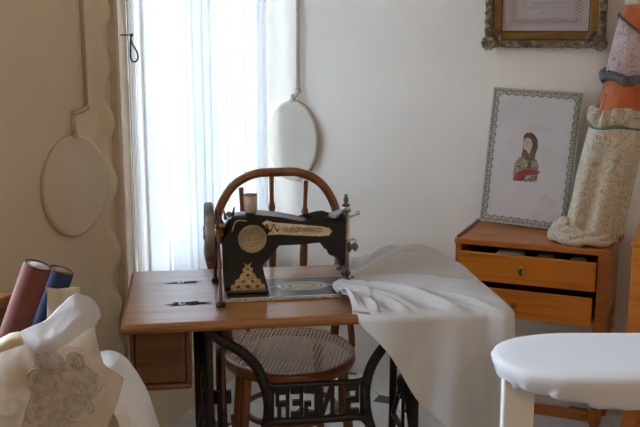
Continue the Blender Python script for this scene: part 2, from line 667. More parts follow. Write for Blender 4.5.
# rippled strip of wall covering beside the casing
def ripple(u, v):
    z = .05 + 2.6 * v
    ph = (z - .76) / .195 + .22 * mnoise.noise(Vector((z * 2.1, 4, 1)))
    w1 = .5 + .5 * sin(2 * pi * ph + .6 * sin(3.1 * z))
    w1 *= .75 + .5 * mnoise.noise(Vector((z * 3.3, 9, 2)))
    w1 = max(0, w1)
    edge = 1.136 - .034 * w1 ** 1.2
    far = 1.30
    t = edge + (far - edge) * u
    k = max(0, 1 - u * 2.2)
    y = .002 + (.010 + .034 * w1) * sin(pi * min(1, u * 2.2)) ** .7 * (k ** .4 if u > .001 else 0) + (.02 * w1 if u < .001 else 0)
    y += .006 * mnoise.noise(Vector((t * 20, z * 12, 1))) * k
    return Vector((t, max(.001, y), z))


rp = MB().grid(ripple, 18, 200)
struct(place(rp.build('trim_2', M['wall_backlit']), CORNER, ROT_L))

# ------------------------------------------------------------------ outside
gb = MB().box(-9, 14, -30, -.3, -.9, -.6)
struct(place(gb.build('floor_outside', M['ground']), CORNER, ROT_L))
house = thing('neighbouring_house', 'pale house seen faintly through the sheer white curtain', 'house', CORNER, ROT_L)
hb = MB().box(-7.5, -2.1, -9.2, -6.0, -.6, 3.4)
hb.build('house_wall', M['bluewhite'], house)
for (x0, x1, z0, z1) in ((-3.3, -2.6, .55, 1.25), (-5.1, -4.2, .3, 1.5), (-6.9, -6.1, .3, 1.5)):
    f = MB().box(x0, x1, -6.02, -5.95, z0, z1).build('house_window', M['house_grey'], house)

# ------------------------------------------------------------------ curtain
cur = thing('sheer_curtain', 'white sheer curtain hanging in long folds across the window', 'curtain', CORNER, ROT_L)


def cur_fn(t0, t1, amp, k, seed, thin=0):
    def f(u, v):
        z = .40 + 2.22 * v
        t = t0 + (t1 - t0) * u
        w = .55 + .45 * (1 - v)
        ph = 2 * pi * k * u + 1.1 * sin(2.3 * u * pi + seed) + .25 * sin(z * 2 + seed)
        y = .058 + amp * w * (sin(ph) + .35 * sin(2.3 * ph + seed) + .9 * mnoise.noise(Vector((t * 5, z * .7, seed))))
        t += .012 * sin(ph * 1.0 + 1.5) + .010 * (1 - v) * (1 if u < .1 else 0)
        return Vector((max(t, .035), max(y, .048), z))
    return f


MB().grid(cur_fn(.045, 1.0, .0065, 7, 2.0), 260, 26).build('curtain_cloth', M['sheer'], cur)
MB().grid(cur_fn(.985, 1.066, .007, 5, 5.0), 70, 26).build('curtain_edge_gather', M['lace_curtain'], cur)
MB().grid(lambda u, v: (lambda p: p + Vector((0, .016, 0)))(cur_fn(.055, .20, .004, 1.4, 3.0)(u, v)), 60, 26).build('curtain_side_fold', M['sheer_double'], cur)
MB().grid(lambda u, v: (lambda p: p + Vector((0, .016, 0)))(cur_fn(.60, .87, .005, 2.5, 8.0)(u, v)), 80, 26).build('curtain_side_fold', M['sheer_double'], cur)
for t_, w_ in ((.30, .010), (.445, .012), (.575, .010), (.70, .016), (.745, .010), (.16, .009), (.90, .012)):
    MB().grid(lambda u, v, t_=t_, w_=w_: Vector((t_ + .03 * (1 - v) * (.5 - t_) + w_ * (u - .5) + .006 * sin(v * 5 + t_ * 9), .080 + .006 * sin(pi * u) + .004 * sin(v * 4 + t_ * 20), .40 + 2.22 * v)), 6, 20).build('curtain_pleat', M['sheer_double'], cur)
MB().tube([(.02, .065, 2.63), (1.2, .065, 2.63)], .012).build('curtain_rod', M['dark_wood'], cur)

hk = MB()
hy = LW(1.056, .088, 1.5).y
hk.tube(curve([at(131.3, 34, hy), at(131, 39, hy), at(132.5, 44, hy), at(136.5, 51, hy), at(138.3, 57, hy), at(136.5, 61, hy), at(133, 61.5, hy), at(130.7, 58, hy), at(130.4, 50, hy), at(130.6, 42, hy), at(131.2, 36, hy)], 46), .0030, 6)
hp0 = at(131.4, 35, hy)
hk.tube([hp0, hp0 + LW.m.to_3x3() @ Vector((0, -.062, 0))], .0028, 8)
hk.blob(hp0, .0065)
o = hk.build('tieback_hook', M['hook'])
tag(o, 'dark cord loop hanging from a hook on the window casing', 'hook')


# ------------------------------------------------------------------ wall fittings
def fitting(label, loc, rot, sgn, cx, cz, rx, rz, px_, jz, ptop, mdisc, mpipe, stub, pr_):
    t = thing('oval_wall_fitting', label, 'wall fitting', loc, rot)
    d = MB()
    prof = []
    n = 48

    def ring(k, y):
        return [d.bm.verts.new((cx + rx * k * cos(2 * pi * i / n), sgn * y, cz + rz * k * sin(2 * pi * i / n))) for i in range(n)]
    th = .031 if sgn < 0 else .018
    R_ = [ring(1, .0), ring(1, th - .004), ring(.985, th), ring(.93, th + .0005)]
    for A, B in zip(R_, R_[1:]):
        for i in range(n):
            d._f([A[i], A[(i + 1) % n], B[(i + 1) % n], B[i]], True)
    d._f(R_[0]); d._f(R_[-1])
    d.build('disc', mdisc, t)
    for q in ((-.42, .42) if sgn < 0 else ()):
        MB().blob((cx + rx * q, sgn * th, cz + rz * .72), .005).build('rivet', M['conduit'], t)
    MB().tube([(px_, sgn * .018, jz), (px_, sgn * .018, ptop)], pr_, 12).build('conduit_pipe', mpipe, t)
    j = MB()
    j.tube(stub, pr_ * 1.15, 12)
    j.blob(stub[0], pr_ * 1.7).blob(stub[len(stub) // 2], pr_ * 1.6).blob(stub[-1], pr_ * 1.7)
    j.build('joint', mpipe, t)
    for zz in (1.75, 2.4):
        MB().box(px_ - .022, px_ + .022, min(0, sgn * .032), max(0, sgn * .032), zz, zz + .016, .003).build('pipe_clip', mpipe, t)
    return t


fitting('pale oval wall plate under a thin conduit in the bright corner beside the curtain', CORNER, ROT_R, -1, .170, 1.05, .126, .178, .199, 1.262, 3.0,
        M['ovalpaint'], M['conduit'], [(.199, -.018, 1.27), (.192, -.022, 1.252), (.178, -.024, 1.243), (.172, -.02, 1.228)], .0085)
fitting('ochre round wall plate under an offset conduit on the dark left wall', CORNER, ROT_L, 1, 1.330, 1.035, .160, .166, 1.266, 1.28, 3.0,
        M['ovalpaint2'], M['conduit2'], [(1.266, .018, 1.285), (1.29, .022, 1.276), (1.334, .022, 1.272), (1.342, .022, 1.25), (1.334, .02, 1.20)], .0065)

# ------------------------------------------------------------------ sampler in carved frame
fr = thing('framed_sampler', 'stitched sampler in a carved bronze and gilt frame high on the wall', 'picture', RW(1.258, -.012, 1.458), ROT_R)
FWd, FHt = .474, .60
# local: x -w/2..w/2, z 0..h, front at -y
def frame_ring(x0, x1, z0, z1, w, y0, y1, bev, name, m, parent):
    b = MB()
    b.box(x0, x1, y0, y1, z0, z0 + w, bev).box(x0, x1, y0, y1, z1 - w, z1, bev)
    b.box(x0, x0 + w, y0, y1, z0 + w, z1 - w, bev).box(x1 - w, x1, y0, y1, z0 + w, z1 - w, bev)
    return b.build(name, m, parent)


hw = FWd / 2
cf = MB()
cf.box(-hw + .006, hw - .006, -.032, .0, .006, .034, .006).box(-hw + .006, hw - .006, -.032, .0, FHt - .034, FHt - .006, .006)
cf.box(-hw + .006, -hw + .036, -.032, .0, .034, FHt - .034, .006).box(hw - .036, hw - .006, -.032, .0, .034, FHt - .034, .006)
# running foliage in relief
def relief(xa, za, xb, zb):
    ln = sqrt((xb - xa) ** 2 + (zb - za) ** 2)
    k = int(ln / .011)
    for i in range(k + 1):
        f = i / k
        x, z = xa + (xb - xa) * f, za + (zb - za) * f
        s_ = sin(i * 1.9)
        dx, dz = (0, 1) if abs(xb - xa) > abs(zb - za) else (1, 0)
        r = .0066 + .0034 * RND.random()
        cf.blob((x + dx * s_ * .0075, -.033 - .004 * RND.random(), z + dz * s_ * .0075), (r * 1.15, .007, r), 7, 5)
        if i % 3 == 0:
            cf.blob((x - dx * s_ * .009, -.033, z - dz * s_ * .009), (r * .7, .005, r * .9), 6, 4)


relief(-hw + .04, .019, hw - .04, .019)
relief(-hw + .04, FHt - .019, hw - .04, FHt - .019)
relief(-hw + .02, .04, -hw + .02, FHt - .04)
relief(hw - .02, .04, hw - .02, FHt - .04)
cf.build('carved_frame', M['frame_carved'], fr)
for sx_ in (-1, 1):
    for sz in (0, 1):
        b = MB()
        cx, cz = sx_ * (hw - .024), (.024 if sz == 0 else FHt - .024)
        d = 1 if sz == 0 else -1
        for i in range(10):
            a_ = i / 10 * 2 * pi
            b.blob((cx + .021 * cos(a_), -.035, cz + .021 * sin(a_)), (.0095, .009, .0095), 8, 6)
        b.blob((cx - sx_ * .012, -.037, cz + d * .012), (.015, .009, .015), 8, 6)
        # fan leaf that reaches over the gilt flat
        for i in range(6):
            a_ = radians(15 * i + 8)
            b.blob((cx - sx_ * (.012 + .034 * cos(a_)), -.034, cz + d * (.012 + .034 * sin(a_))), (.008, .006, .008), 7, 5)
        b.tube([(cx - sx_ * (.052 * cos(radians(t_)) - .004), -.034, cz + d * (.052 * sin(radians(t_)) - .004)) for t_ in range(-5, 100, 10)], .004, 6)
        b.build('corner_ornament', M['frame_carved'], fr)
b = MB()
for i in range(9):
    a_ = (i - 4) / 4
    b.blob((a_ * .036, -.036, .019 + .006 * cos(a_ * 6)), (.009, .008, .010 - .003 * abs(a_)), 8, 6)
b.build('centre_ornament', M['frame_carved'], fr)
g0 = .036
frame_ring(-hw + g0, hw - g0, g0, FHt - g0, .030, -.024, -.002, .004, 'gilt_flat', M['frame_gold'], fr)
s0 = g0 + .029
frame_ring(-hw + s0, hw - s0, s0, FHt - s0, .006, -.021, -.002, .001, 'red_slip', M['frame_slip'], fr)
q0 = s0 + .005
MB().box(-hw + q0, hw - q0, -.012, -.002, q0, FHt - q0).build('sampler_cloth', M['sampler'], fr)
sw = MB()
sx0, sx1, sz0, sz1 = -hw + q0 + .030, hw - q0 - .030, q0 + .022, FHt - q0 - .022


def cross(b, x, z, r=.0026, m=0):
    b.mi = m
    b.box(x - r, x + r, -.0132, -.0118, z - r * .45, z + r * .45)
    b.box(x - r * .45, x + r * .45, -.0134, -.0118, z - r, z + r)


nx = 46
for i in range(nx + 1):
    x = sx0 + (sx1 - sx0) * i / nx
    for zc in (sz0 + .014, sz1 - .014):
        if .012 < x - sx0 < sx1 - sx0 - .012:
            cross(sw, x, zc + (.0042 if i % 2 else -.0042), .0034)
nz = 60
for i in range(nz + 1):
    z = sz0 + (sz1 - sz0) * i / nz
    for xc in (sx0 + .014, sx1 - .014):
        if .012 < z - sz0 < sz1 - sz0 - .012:
            cross(sw, xc + (.0042 if i % 2 else -.0042), z, .0034)
sw.mi = 0
for (e, t_) in ((0, .0016), (.026, .0013)):
    sw.box(sx0 + e, sx1 - e, -.013, -.0118, sz0 + e, sz0 + e + t_).box(sx0 + e, sx1 - e, -.013, -.0118, sz1 - e - t_, sz1 - e)
    sw.box(sx0 + e, sx0 + e + t_, -.013, -.0118, sz0 + e, sz1 - e).box(sx1 - e - t_, sx1 - e, -.013, -.0118, sz0 + e, sz1 - e)
sw.build('stitched_border', [M['stitch'], M['stitch_grey']], fr)
tx = MB()
row = 0
z = sz0 + .043
while z < sz1 - .04:
    x = sx0 + .045 + (.075 if row == 0 else .01 * RND.random())
    end = sx1 - .045 - (.085 if row == 0 else .012 * RND.random())
    while x < end:
        w_ = RND.choice((.004, .006, .003))
        h_ = RND.choice((.006, .007, .010))
        k = RND.random()
        tx.box(x, x + .0012, -.013, -.0118, z, z + h_)
        if k > .3:
            tx.box(x, x + w_, -.013, -.0118, z + h_ * .5, z + h_ * .5 + .0012)
        if k > .6:
            tx.box(x + w_, x + w_ + .0012, -.013, -.0118, z, z + h_ * .7)
        x += w_ + (.0065 if RND.random() < .16 else .003)
    z += .0195
    row += 1
tx.build('stitched_lines', M['stitch_grey'], fr)

# ------------------------------------------------------------------ chest of drawers
chest = thing('drawer_chest', 'small brown wooden chest with two half open drawers against the wall', 'chest of drawers', KO, ROT_K)
CWd, CD, CT = .572, .366, .757
cb = MB()
cb.box(0, CWd, 0, CD, CT - .022, CT, .004)
cb.build('top', M['chest_wood'], chest)
MB().box(.004, .016, .02, CD, CT, CT + .008, .002).build('edge_strip', M['dark_wood'], chest)
cc = MB()
cb0 = .478
cc.box(.004, .026, .004, CD, cb0, CT - .0225, .002)
cc.box(CWd - .044, CWd - .002, .004, CD, cb0 + .02, CT - .0225, .002)
cc.box(.026, CWd - .044, CD - .014, CD, cb0, CT - .0225)
cc.box(.026, CWd - .044, .03, CD - .014, .592, .602)
cc.box(.026, CWd - .044, .03, CD - .014, cb0 - .002, cb0 + .006)
cc.build('case', M['chest_wood'], chest)


def drawer(x0, x1, z0, z1, out, tilt, name='drawer'):
    e = bpy.data.objects.new(name, None)
    COL.objects.link(e)
    e.parent = chest
    b = MB()
    b.box(x0, x1, -out, -out + .02, z0, z1, .003)
    b.build('drawer_front', M['chest_front'], e)
    b = MB()
    b.box(x0 + .012, x0 + .022, -out + .02, -out + .30, z0 + .012, z1 - .014)
    b.box(x1 - .022, x1 - .012, -out + .02, -out + .30, z0 + .012, z1 - .014)
    b.box(x0 + .012, x1 - .012, -out + .29, -out + .30, z0 + .012, z1 - .014)
    b.box(x0 + .012, x1 - .012, -out + .02, -out + .30, z0 + .008, z0 + .014)
    b.build('drawer_box', M['dark_inside'], e)
    return e


d1 = drawer(.029, .526, .608, .715, .034, 0)
d2 = drawer(.029, .522, .484, .590, .062, 0)
k = MB()
k.lathe([(.002, 0), (.0145, 0), (.016, .002), (.013, .004), (.002, .0045)], Matrix.Translation((.262, -.034, .662)) @ Matrix.Rotation(pi / 2, 4, 'X') @ Matrix.Diagonal((.8, 1.25, 1, 1)), 20)
k.build('escutcheon', M['brass'], d1)
k = MB()
k.lathe([(.001, 0), (.0042, 0), (.0042, .001), (.001, .001)], Matrix.Translation((.262, -.0383, .666)) @ Matrix.Rotation(pi / 2, 4, 'X'), 12)
k.box(.2604, .2636, -.0392, -.038, .652, .665)
k.build('keyhole', M['black'], d1)
k = MB()
k.lathe([(.004, 0), (.005, .006), (.010, .011), (.012, .017), (.009, .023), (.002, .025)], Matrix.Translation((.250, -.062, .540)) @ Matrix.Rotation(pi / 2, 4, 'X'), 16)
k.build('knob', M['chair_wood'], d2)
# a few folded things showing in the gap of the upper drawer
for i, (x, w_, cm, lab) in enumerate(((.15, .10, 'cotton', 'folded white cloth showing in the gap of the upper drawer'), (.30, .06, 'linen', 'folded cream cloth in the middle of the upper drawer'), (.42, .06, 'grey_paper', 'small grey bundle at the right end of the upper drawer'))):
    b = MB().box(x, x + w_, .0, .12, .622 + .0006, .708 - .004 * i, .012, seg=3)
    for q in range(2):
        b.tube([(x + .004, -.002, .65 + q * .025), (x + w_ - .004, -.002, .652 + q * .025)], .004, 6)
    ob = b.build('folded_cloth', M[cm])
    tag(place(ob, KO, ROT_K), lab, 'cloth', 'cloths in the upper drawer')


def turned_leg(x, y, top, name='leg'):
    b = MB()
    pr = [(.016, 0), (.019, .02), (.021, .05), (.017, .075), (.024, .085), (.024, .13), (.016, .14), (.020, .16), (.0215, .25), (.022, .33), (.018, .36), (.026, .372), (.026, .39), (.018, .40), (.025, .415), (.026, .43)]
    b.lathe(pr, Matrix.Translation((x, y, 0)), 18)
    b.box(x - .024, x + .024, y - .024, y + .024, .43, top, .003)
    return b.build(name, M['chest_wood'], chest)


for x in (.030, CWd - .026):
    turned_leg(x, .032, cb0 - .0025 if x < .1 else cb0 + .0195)
    turned_leg(x, CD - .03, cb0 - .0025 if x < .1 else cb0 + .0195)
MB().box(.05, CWd - .05, .018, .044, .090, .128, .004).build('stretcher', M['chest_wood'], chest)
MB().box(.05, CWd - .05, CD - .042, CD - .02, .090, .128, .004).build('stretcher', M['chest_wood'], chest)

# ------------------------------------------------------------------ portrait card leaning on the wall
CARD_H, CARD_W = .54, .354
card = thing('portrait_card', 'grey card with lacy green border and printed woman leaning on the wall', 'picture')
pc = KW(.204, .281, .7662)
tl = radians(8.0)
card.matrix_world = Matrix.Translation(pc) @ Matrix.Rotation(radians(-26.0), 4, 'Z') @ Matrix.Rotation(-tl, 4, 'X') @ Matrix.Rotation(radians(2.2), 4, 'Y')
hwc = CARD_W / 2
MB().box(-hwc, hwc, 0, .010, 0, CARD_H, .0015).build('card_board', M['grey_paper'], card)


def flat(b, pts, y=-.0006, m=0):
    b.mi = m
    b._f([b.bm.verts.new((x, y, z)) for x, z in pts])


pb = MB()
bw = .030
# border band with scalloped inner edge
def scallop_ring():
    outer, inner = [], []
    seg = []
    for (ax, az, bx, bz, nx_, nz_) in ((-hwc, 0, hwc, 0, 0, 1), (hwc, 0, hwc, CARD_H, -1, 0), (hwc, CARD_H, -hwc, CARD_H, 0, -1), (-hwc, CARD_H, -hwc, 0, 1, 0)):
        ln = sqrt((bx - ax) ** 2 + (bz - az) ** 2)
        ux, uz = (bx - ax) / ln, (bz - az) / ln
        k = int(round((ln - 2 * bw) / .033))
        m_ = k * 6
        for i in range(m_):
            f = i / m_
            d = bw + f * (ln - 2 * bw)
            ph = (f * k) % 1.0
            dep = bw - .009 + .016 * abs(ph - .5)
            inner.append((ax + ux * d + nx_ * dep, az + uz * d + nz_ * dep))
            dd = ln * f
            outer.append((ax + ux * dd, az + uz * dd))
    return outer, inner


ou, inn = scallop_ring()
n = len(ou)
for i in range(n):
    j = (i + 1) % n
    flat(pb, [ou[i], ou[j], inn[j], inn[i]], -.0004, 0)
pb.mi = 1
pb.tube([(x, -.0008, z) for x, z in inn], .0013, 5, True)
pb.tube([(x * .955, -.0008, CARD_H / 2 + (z - CARD_H / 2) * .97) for x, z in ((-hwc, 0), (hwc, 0), (hwc, CARD_H), (-hwc, CARD_H))], .0011, 5, True)
for i in range(0, n, 3):
    x, z = inn[i]
    X, Z = ou[i]
    pb.tube([(x, -.0007, z), (x + (X - x) * .8, -.0007, z + (Z - z) * .8)], .0008, 4)
for i in range(0, n, 2):
    x, z = inn[i]
    X, Z = ou[i]
    pb.blob((x + (X - x) * .5, -.0005, z + (Z - z) * .5), (.003, .0006, .003), 6, 4)
pb.build('printed_border', [M['border_green'], M['border_dark']], card)
# printed half-length woman with a red fan (flat print)
pf = MB()
mats = [M['print_shawl'], M['print_dress'], M['print_skin'], M['print_hair'], M['print_fan'], M['print_line'], M['print_stain']]
ox, oz = -.012, .175   # base centre of the figure
S_ = 1.0


def P(pts):
    return [(ox + x, oz + z) for x, z in pts]


def ell(cx, cz, rx, rz, k=20, rot=0):
    return [(cx + rx * cos(t) * cos(rot) - rz * sin(t) * sin(rot), cz + rx * cos(t) * sin(rot) + rz * sin(t) * cos(rot)) for t in [2 * pi * i / k for i in range(k)]]


flat(pf, P([(-.046, .0), (.048, .004), (.050, .03), (.050, .066), (.040, .088), (.022, .100), (-.018, .100), (-.036, .090), (-.046, .062), (-.048, .03)]), -.0006, 1)
flat(pf, P([(-.022, .105), (.03, .105), (.038, .14), (.034, .170), (.02, .188), (.0, .192), (-.016, .182), (-.023, .16), (-.02, .13)]), -.0008, 3)
flat(pf, P(ell(.004, .165, .025, .030)), -.0010, 3)
flat(pf, P(ell(-.003, .148, .0185, .027, 20, .12)), -.0012, 2)
flat(pf, P([(-.020, .166), (-.012, .176), (.006, .176), (.018, .164), (.022, .184), (.006, .197), (-.014, .192), (-.023, .18)]), -.0014, 3)
flat(pf, P([(-.010, .130), (.010, .130), (.012, .112), (-.006, .112)]), -.0011, 2)
flat(pf, P([(-.020, .118), (-.006, .126), (.006, .110), (.018, .128), (.032, .116), (.030, .095), (.018, .084), (.022, .055), (.010, .05), (.004, .085), (-.012, .094), (-.024, .102)]), -.0013, 0)
flat(pf, P([(-.044, .0), (-.040, .022), (-.026, .040), (-.004, .050), (.022, .052), (.052, .046), (.060, .050), (.054, .040), (.02, .022), (-.01, .006), (-.022, .0)]), -.0015, 4)
flat(pf, P(ell(.014, .020, .016, .007, 14, .5)), -.0017, 2)
flat(pf, P([(.0, .0), (.048, .004), (.05, .03), (.03, .02), (.012, .008)]), -.0012, 1)
for (x0, z0_, x1, z1_) in ((-.010, .157, -.004, .158), (.003, .158, .009, .157), (-.004, .139, .003, .139), (-.003, .150, -.004, .145)):
    pf.mi = 5
    pf.tube([(ox + x0, -.0019, oz + z0_), (ox + x1, -.0019, oz + z1_)], .0009, 4)
pf.mi = 5
for i in range(5):
    a_ = radians(20 + i * 24)
    pf.tube([(ox - .018, -.0018, oz + .002), (ox - .018 + .055 * cos(a_ * .55), -.0018, oz + .004 + .048 * sin(a_ * .55))], .0005, 4)
pf.build('printed_woman', mats[:6], card)
for (cx_, cz_, rx_, rz_) in ((.085, .10, .034, .03), (.05, .055, .022, .016), (.015, .39, .034, .016)):
    b = MB()
    flat(b, [(cx_ + rx_ * (1 + .2 * sin(2 * t + 1) + .1 * sin(5 * t + 1)) * cos(t), cz_ + rz_ * (1 + .15 * cos(3 * t)) * sin(t)) for t in [2 * pi * i / 30 for i in range(30)]], -.0004)
    b.build('paper_stain', M['print_stain'], card)

# ------------------------------------------------------------------ orange roll in floral cover
roll = thing('draped_fabric_roll', 'tall orange roll wrapped in lace with floral cover standing on the chest', 'fabric roll', KW(.479, .150, .7575), ROT_K)
SL = .17


def leanmat():
    m = Matrix.Identity(4)
    m[0][2] = SL
    return m


LM = leanmat()
zb = -.757
MB().lathe([(.081, .02), (.082, .52), (.079, .70), (.074, .86)], LM, 40).build('orange_roll', M['orange_cloth'], roll)
MB().lathe([(.074, .861), (.072, .90), (.070, 1.02), (.060, 1.022)], LM, 40).build('cream_end', M['cream_cloth'], roll)


def lace_wob(r, z, a):
    # the band wraps on the slant, lowest on the right
    sl = -.055 * cos(a) * (1 if z > .70 else .25)
    return r + .0015 * sin(a * 9), z + sl


MB().lathe([(.0835, .615), (.0845, .66), (.0825, .72), (.081, .765), (.0795, .765)], LM, 72, False, lace_wob).build('lace_band', M['mauve_lace'], roll)
tb = MB()
pts = []
for i in range(80):
    a = 2 * pi * i / 80
    r = .090 + .004 * sin(a * 7)
    pts.append(LM @ Vector((r * cos(a), r * sin(a), .605 + .006 * sin(a * 5) - .010 * cos(a))))
tb.tube(pts, .016, 8, True)
for i in range(150):
    p = pts[RND.randrange(80)]
    tb.blob(p + Vector((RND.uniform(-.012, .012), RND.uniform(-.012, .012), RND.uniform(-.018, .014))), RND.uniform(.005, .009), 6, 4)
tb.build('crochet_trim', M['trim_blue'], roll)
dk = MB()
dk.tube([LM @ Vector((.082 * cos(a), .082 * sin(a), .772 - .055 * cos(a))) for a in [2 * pi * i / 48 for i in range(48)]], .0035, 6, True)
dk.blob(LM @ Vector((-.084, -.01, .825)), (.009, .009, .011))
dk.build('band_edge', M['trim_blue'], roll)
for (x, y_, z0_, z1_) in ((-.075, -.036, .47, .57), (-.062, -.055, .45, .545), (-.082, -.012, .48, .585)):
    b = MB().tube([LM @ Vector((x * 1.02, y_ * 1.02, z0_)), LM @ Vector((x * 1.03 + .006, y_ * 1.03, z1_))], .0012, 5)
    b.blob(LM @ Vector((x * 1.03 + .006, y_ * 1.03, z1_)), .0035, 6, 4)
    b.build('pin', M['rim_dark'], roll)


def floral_wob(r, z, a):
    f = min(1, max(0, (.46 - z) / .46))
    rr = r + (.004 + .010 * f) * sin(a * 5 + 1.2 * f) + .006 * f * sin(a * 9 + 2) + .004 * mnoise.noise(Vector((cos(a) * 3, sin(a) * 3, z * 9)))
    return rr, z


prof = [(.098, .006), (.102, .02), (.100, .05), (.097, .10), (.098, .16), (.100, .24), (.101, .32), (.100, .39), (.098, .425), (.091, .438)]
MB().lathe(prof, LM, 80, False, floral_wob).build('floral_cover', M['floral'], roll)


def ruff_wob(r, z, a):
    k = (z - .43) / .065
    return r + .016 * sin(a * 15 + sin(a * 3) * 1.5) * max(0, k) + .003 * sin(a * 31), z + .006 * sin(a * 4 + 1)


MB().lathe([(.090, .432), (.100, .442), (.106, .46), (.105, .48), (.099, .497), (.086, .500)], LM, 140, False, ruff_wob).build('gathered_frill', M['floral'], roll)
MB().tube([LM @ Vector((.0995 * cos(a), .0995 * sin(a), .432 + .005 * sin(a * 4 + 1))) for a in [2 * pi * i / 60 for i in range(60)]], .0045, 6, True).build('ribbon', M['green_ribbon'], roll)
hp = MB()
# bunched hem lying on the chest top around the base
for j in range(3):
    pts = []
    for i in range(70):
        a = pi * .60 + (pi * 1.62 - pi * .60) * i / 69 + pi * .12
        r = .102 + .018 * (1 - j * .5) + .003 * sin(a * 7 + j) + .026 * max(0, cos(a - pi * 1.08)) ** 2
        pts.append(Vector((r * cos(a) + .006, max(-.138, r * .98 * sin(a)), .018 + .014 * j + .006 * sin(a * 7 + j * 2))))
    hp.tube(pts, [.007 + .012 * sin(pi * i / 69) ** .5 * (1 + .10 * sin(i * .7 + j)) for i in range(70)], 10)
hp.blob((-.108, -.050, .030), (.034, .040, .026), 16, 10)
hp.blob((-.088, -.060, .062), (.026, .030, .034), 16, 10)
hp.build('bunched_hem', M['floral'], roll)

# ------------------------------------------------------------------ sewing table with treadle
tab = thing('sewing_table', 'brown wooden treadle sewing table with black cast iron stand', 'table', TO, ROT_T)
TT = .76
TX1, TD = 1.005, .556
tp = MB()


def tabletop():
    prof = [(0, TT), (-.004, TT - .002), (-.0105, TT - .009), (-.012, TT - .016), (-.009, TT - .023), (-.003, TT - .028), (.004, TT - .030)]
    rings = []
    for (off, z) in prof:
        o_ = -off
        rings.append([(-o_, -o_, z), (TX1 + o_, -o_, z), (TX1 + o_, TD + o_, z), (-o_, TD + o_, z)])
    return rings


rg = [[tp.bm.verts.new(p) for p in r] for r in tabletop()]
for A, B in zip(rg, rg[1:]):
    for i in range(4):
        tp._f([A[i], A[(i + 1) % 4], B[(i + 1) % 4], B[i]])
tp._f(rg[0]); tp._f(list(reversed(rg[-1])))
tp.build('tabletop', M['table_wood'], tab)
# worn inlays around two little screws on the left leaf
for (cx_, cy_, ln, sd) in ((.148, .400, .062, 1), (.152, .170, .058, 5)):
    b = MB()
    n_ = 40
    out_ = []
    for i in range(n_):
        a = 2 * pi * i / n_
        k = 1 + .35 * mnoise.noise(Vector((cos(a) * 2.2, sin(a) * 2.2, sd))) + .22 * sin(a * 7 + sd)
        out_.append((cx_ + .022 * (1 if sd > 1 else .4) + ln * (1 if sd > 1 else .8) * k * cos(a), cy_ + (.019 if sd > 1 else .013) * k * sin(a), TT + .0005))
    b.poly(out_)
    b.build('worn_inlay', M['marq'], tab)
    b = MB().lathe([(.011, 0), (.011, .0012), (.007, .002), (.001, .002)], Matrix.Translation((cx_, cy_, TT + .0006)), 18)
    b.build('screw_cup', M['palesilver'], tab)
    b = MB().lathe([(.0045, 0), (.0045, .001), (.001, .0012)], Matrix.Translation((cx_ + .001, cy_, TT + .0027)), 12)
    b.build('screw_hole', M['black'], tab)
# hanging drawer box under the left end
for (xa, xb) in ((.004, .172), (.850, 1.0)):
    db = bpy.data.objects.new('drawer_box', None)
    COL.objects.link(db)
    db.parent = tab
    b = MB()
    b.box(xa, xa + .012, .10, .46, .548, TT - .031, .002).box(xb - .012, xb, .10, .46, .548, TT - .031, .002)
    b.box(xa + .012, xb - .012, .44, .452, .56, TT - .034)
    b.box(xa + .012, xb - .012, .10, .112, .700, TT - .034)
    b.build('box_side', M['drawer_wood'], db)
    b = MB()
    b.box(xa - .002, xb + .002, .094, .462, .530, .548, .007, seg=3)
    b.build('box_bottom', M['drawer_wood'], db)
    b = MB().box(xa + .014, xb - .014, .103, .44, .549, .698, .004)
    b.build('box_panel', M['drawer_wood'], db)
    MB().box(xb + .003, xb + .010, .11, .125, .56, TT - .031, .002).build('runner', M['steel'], db)


# cast iron side frames
def side_frame(xn, xf, name='iron_leg_frame'):
    e = bpy.data.objects.new(name, None)
    COL.objects.link(e)
    e.parent = tab
    yn, yf = .11, .37
    def X(y):
        return xn + (xf - xn) * (y - yn) / (yf - yn)

    def bar(p, r=.012, flat=.7):
        return [(X(y), y, z) for y, z in p]
    b = MB()
    for y in (yn, yf):
        yo = -.05 if y == yn else .05
        b.tube(bar(curve([(y, TT - .034), (y, .6), (y, .42), (y + yo * .1, .25), (y + yo * .5, .12), (y + yo, .025)], 20) if False else
                   [(p[0], p[1]) for p in [(c_.x, c_.y) for c_ in curve([(y, TT - .034, 0), (y, .6, 0), (y, .42, 0), (y + yo * .1, .25, 0), (y + yo * .5, .12, 0), (y + yo, .03, 0)], 20)]]), .0125, 8)
        b.blob((X(y + yo), y + yo, .022), (.02, .024, .022), 10, 8)
    b.tube(bar([(yn - .02, TT - .036), (yf + .02, TT - .036)]), .0115, 8)
    b.tube(bar([(yn, .30), (yf, .30)]), .010, 8)
    b.tube(bar([(yn + .0, .66), (yf, .66)]), .008, 8)
    b.build('iron_post', M['iron'], e)
    # scrolled fretwork between the posts
    s = MB()
    for (cy_, cz_, sg) in ((.205, .58, 1), (.275, .58, -1), (.205, .44, -1), (.275, .44, 1)):
        sp = []
        for i in range(34):
            t = i / 33
            a = sg * (t * 2.6 * pi) + (pi / 2 if sg > 0 else -pi / 2)
            r = .062 * (1 - .82 * t)
            sp.append((cy_ + r * cos(a) * .62, cz_ + r * sin(a)))
        s.tube(bar(sp), .007, 7)
    s.tube(bar([(c_.x, c_.y) for c_ in curve([(.125, .65, 0), (.20, .56, 0), (.24, .50, 0), (.28, .42, 0), (.36, .31, 0)], 18)]), .0085, 7)
    s.tube(bar([(c_.x, c_.y) for c_ in curve([(.36, .65, 0), (.30, .60, 0), (.24, .50, 0), (.18, .40, 0), (.12, .31, 0)], 18)]), .008, 7)
    s.tube(bar([(.24, .655), (.24, .30)]), .006, 7)
    s.build('iron_scrollwork', M['iron'], e)
    return e


side_frame(.223, .195)
side_frame(.828, .822)

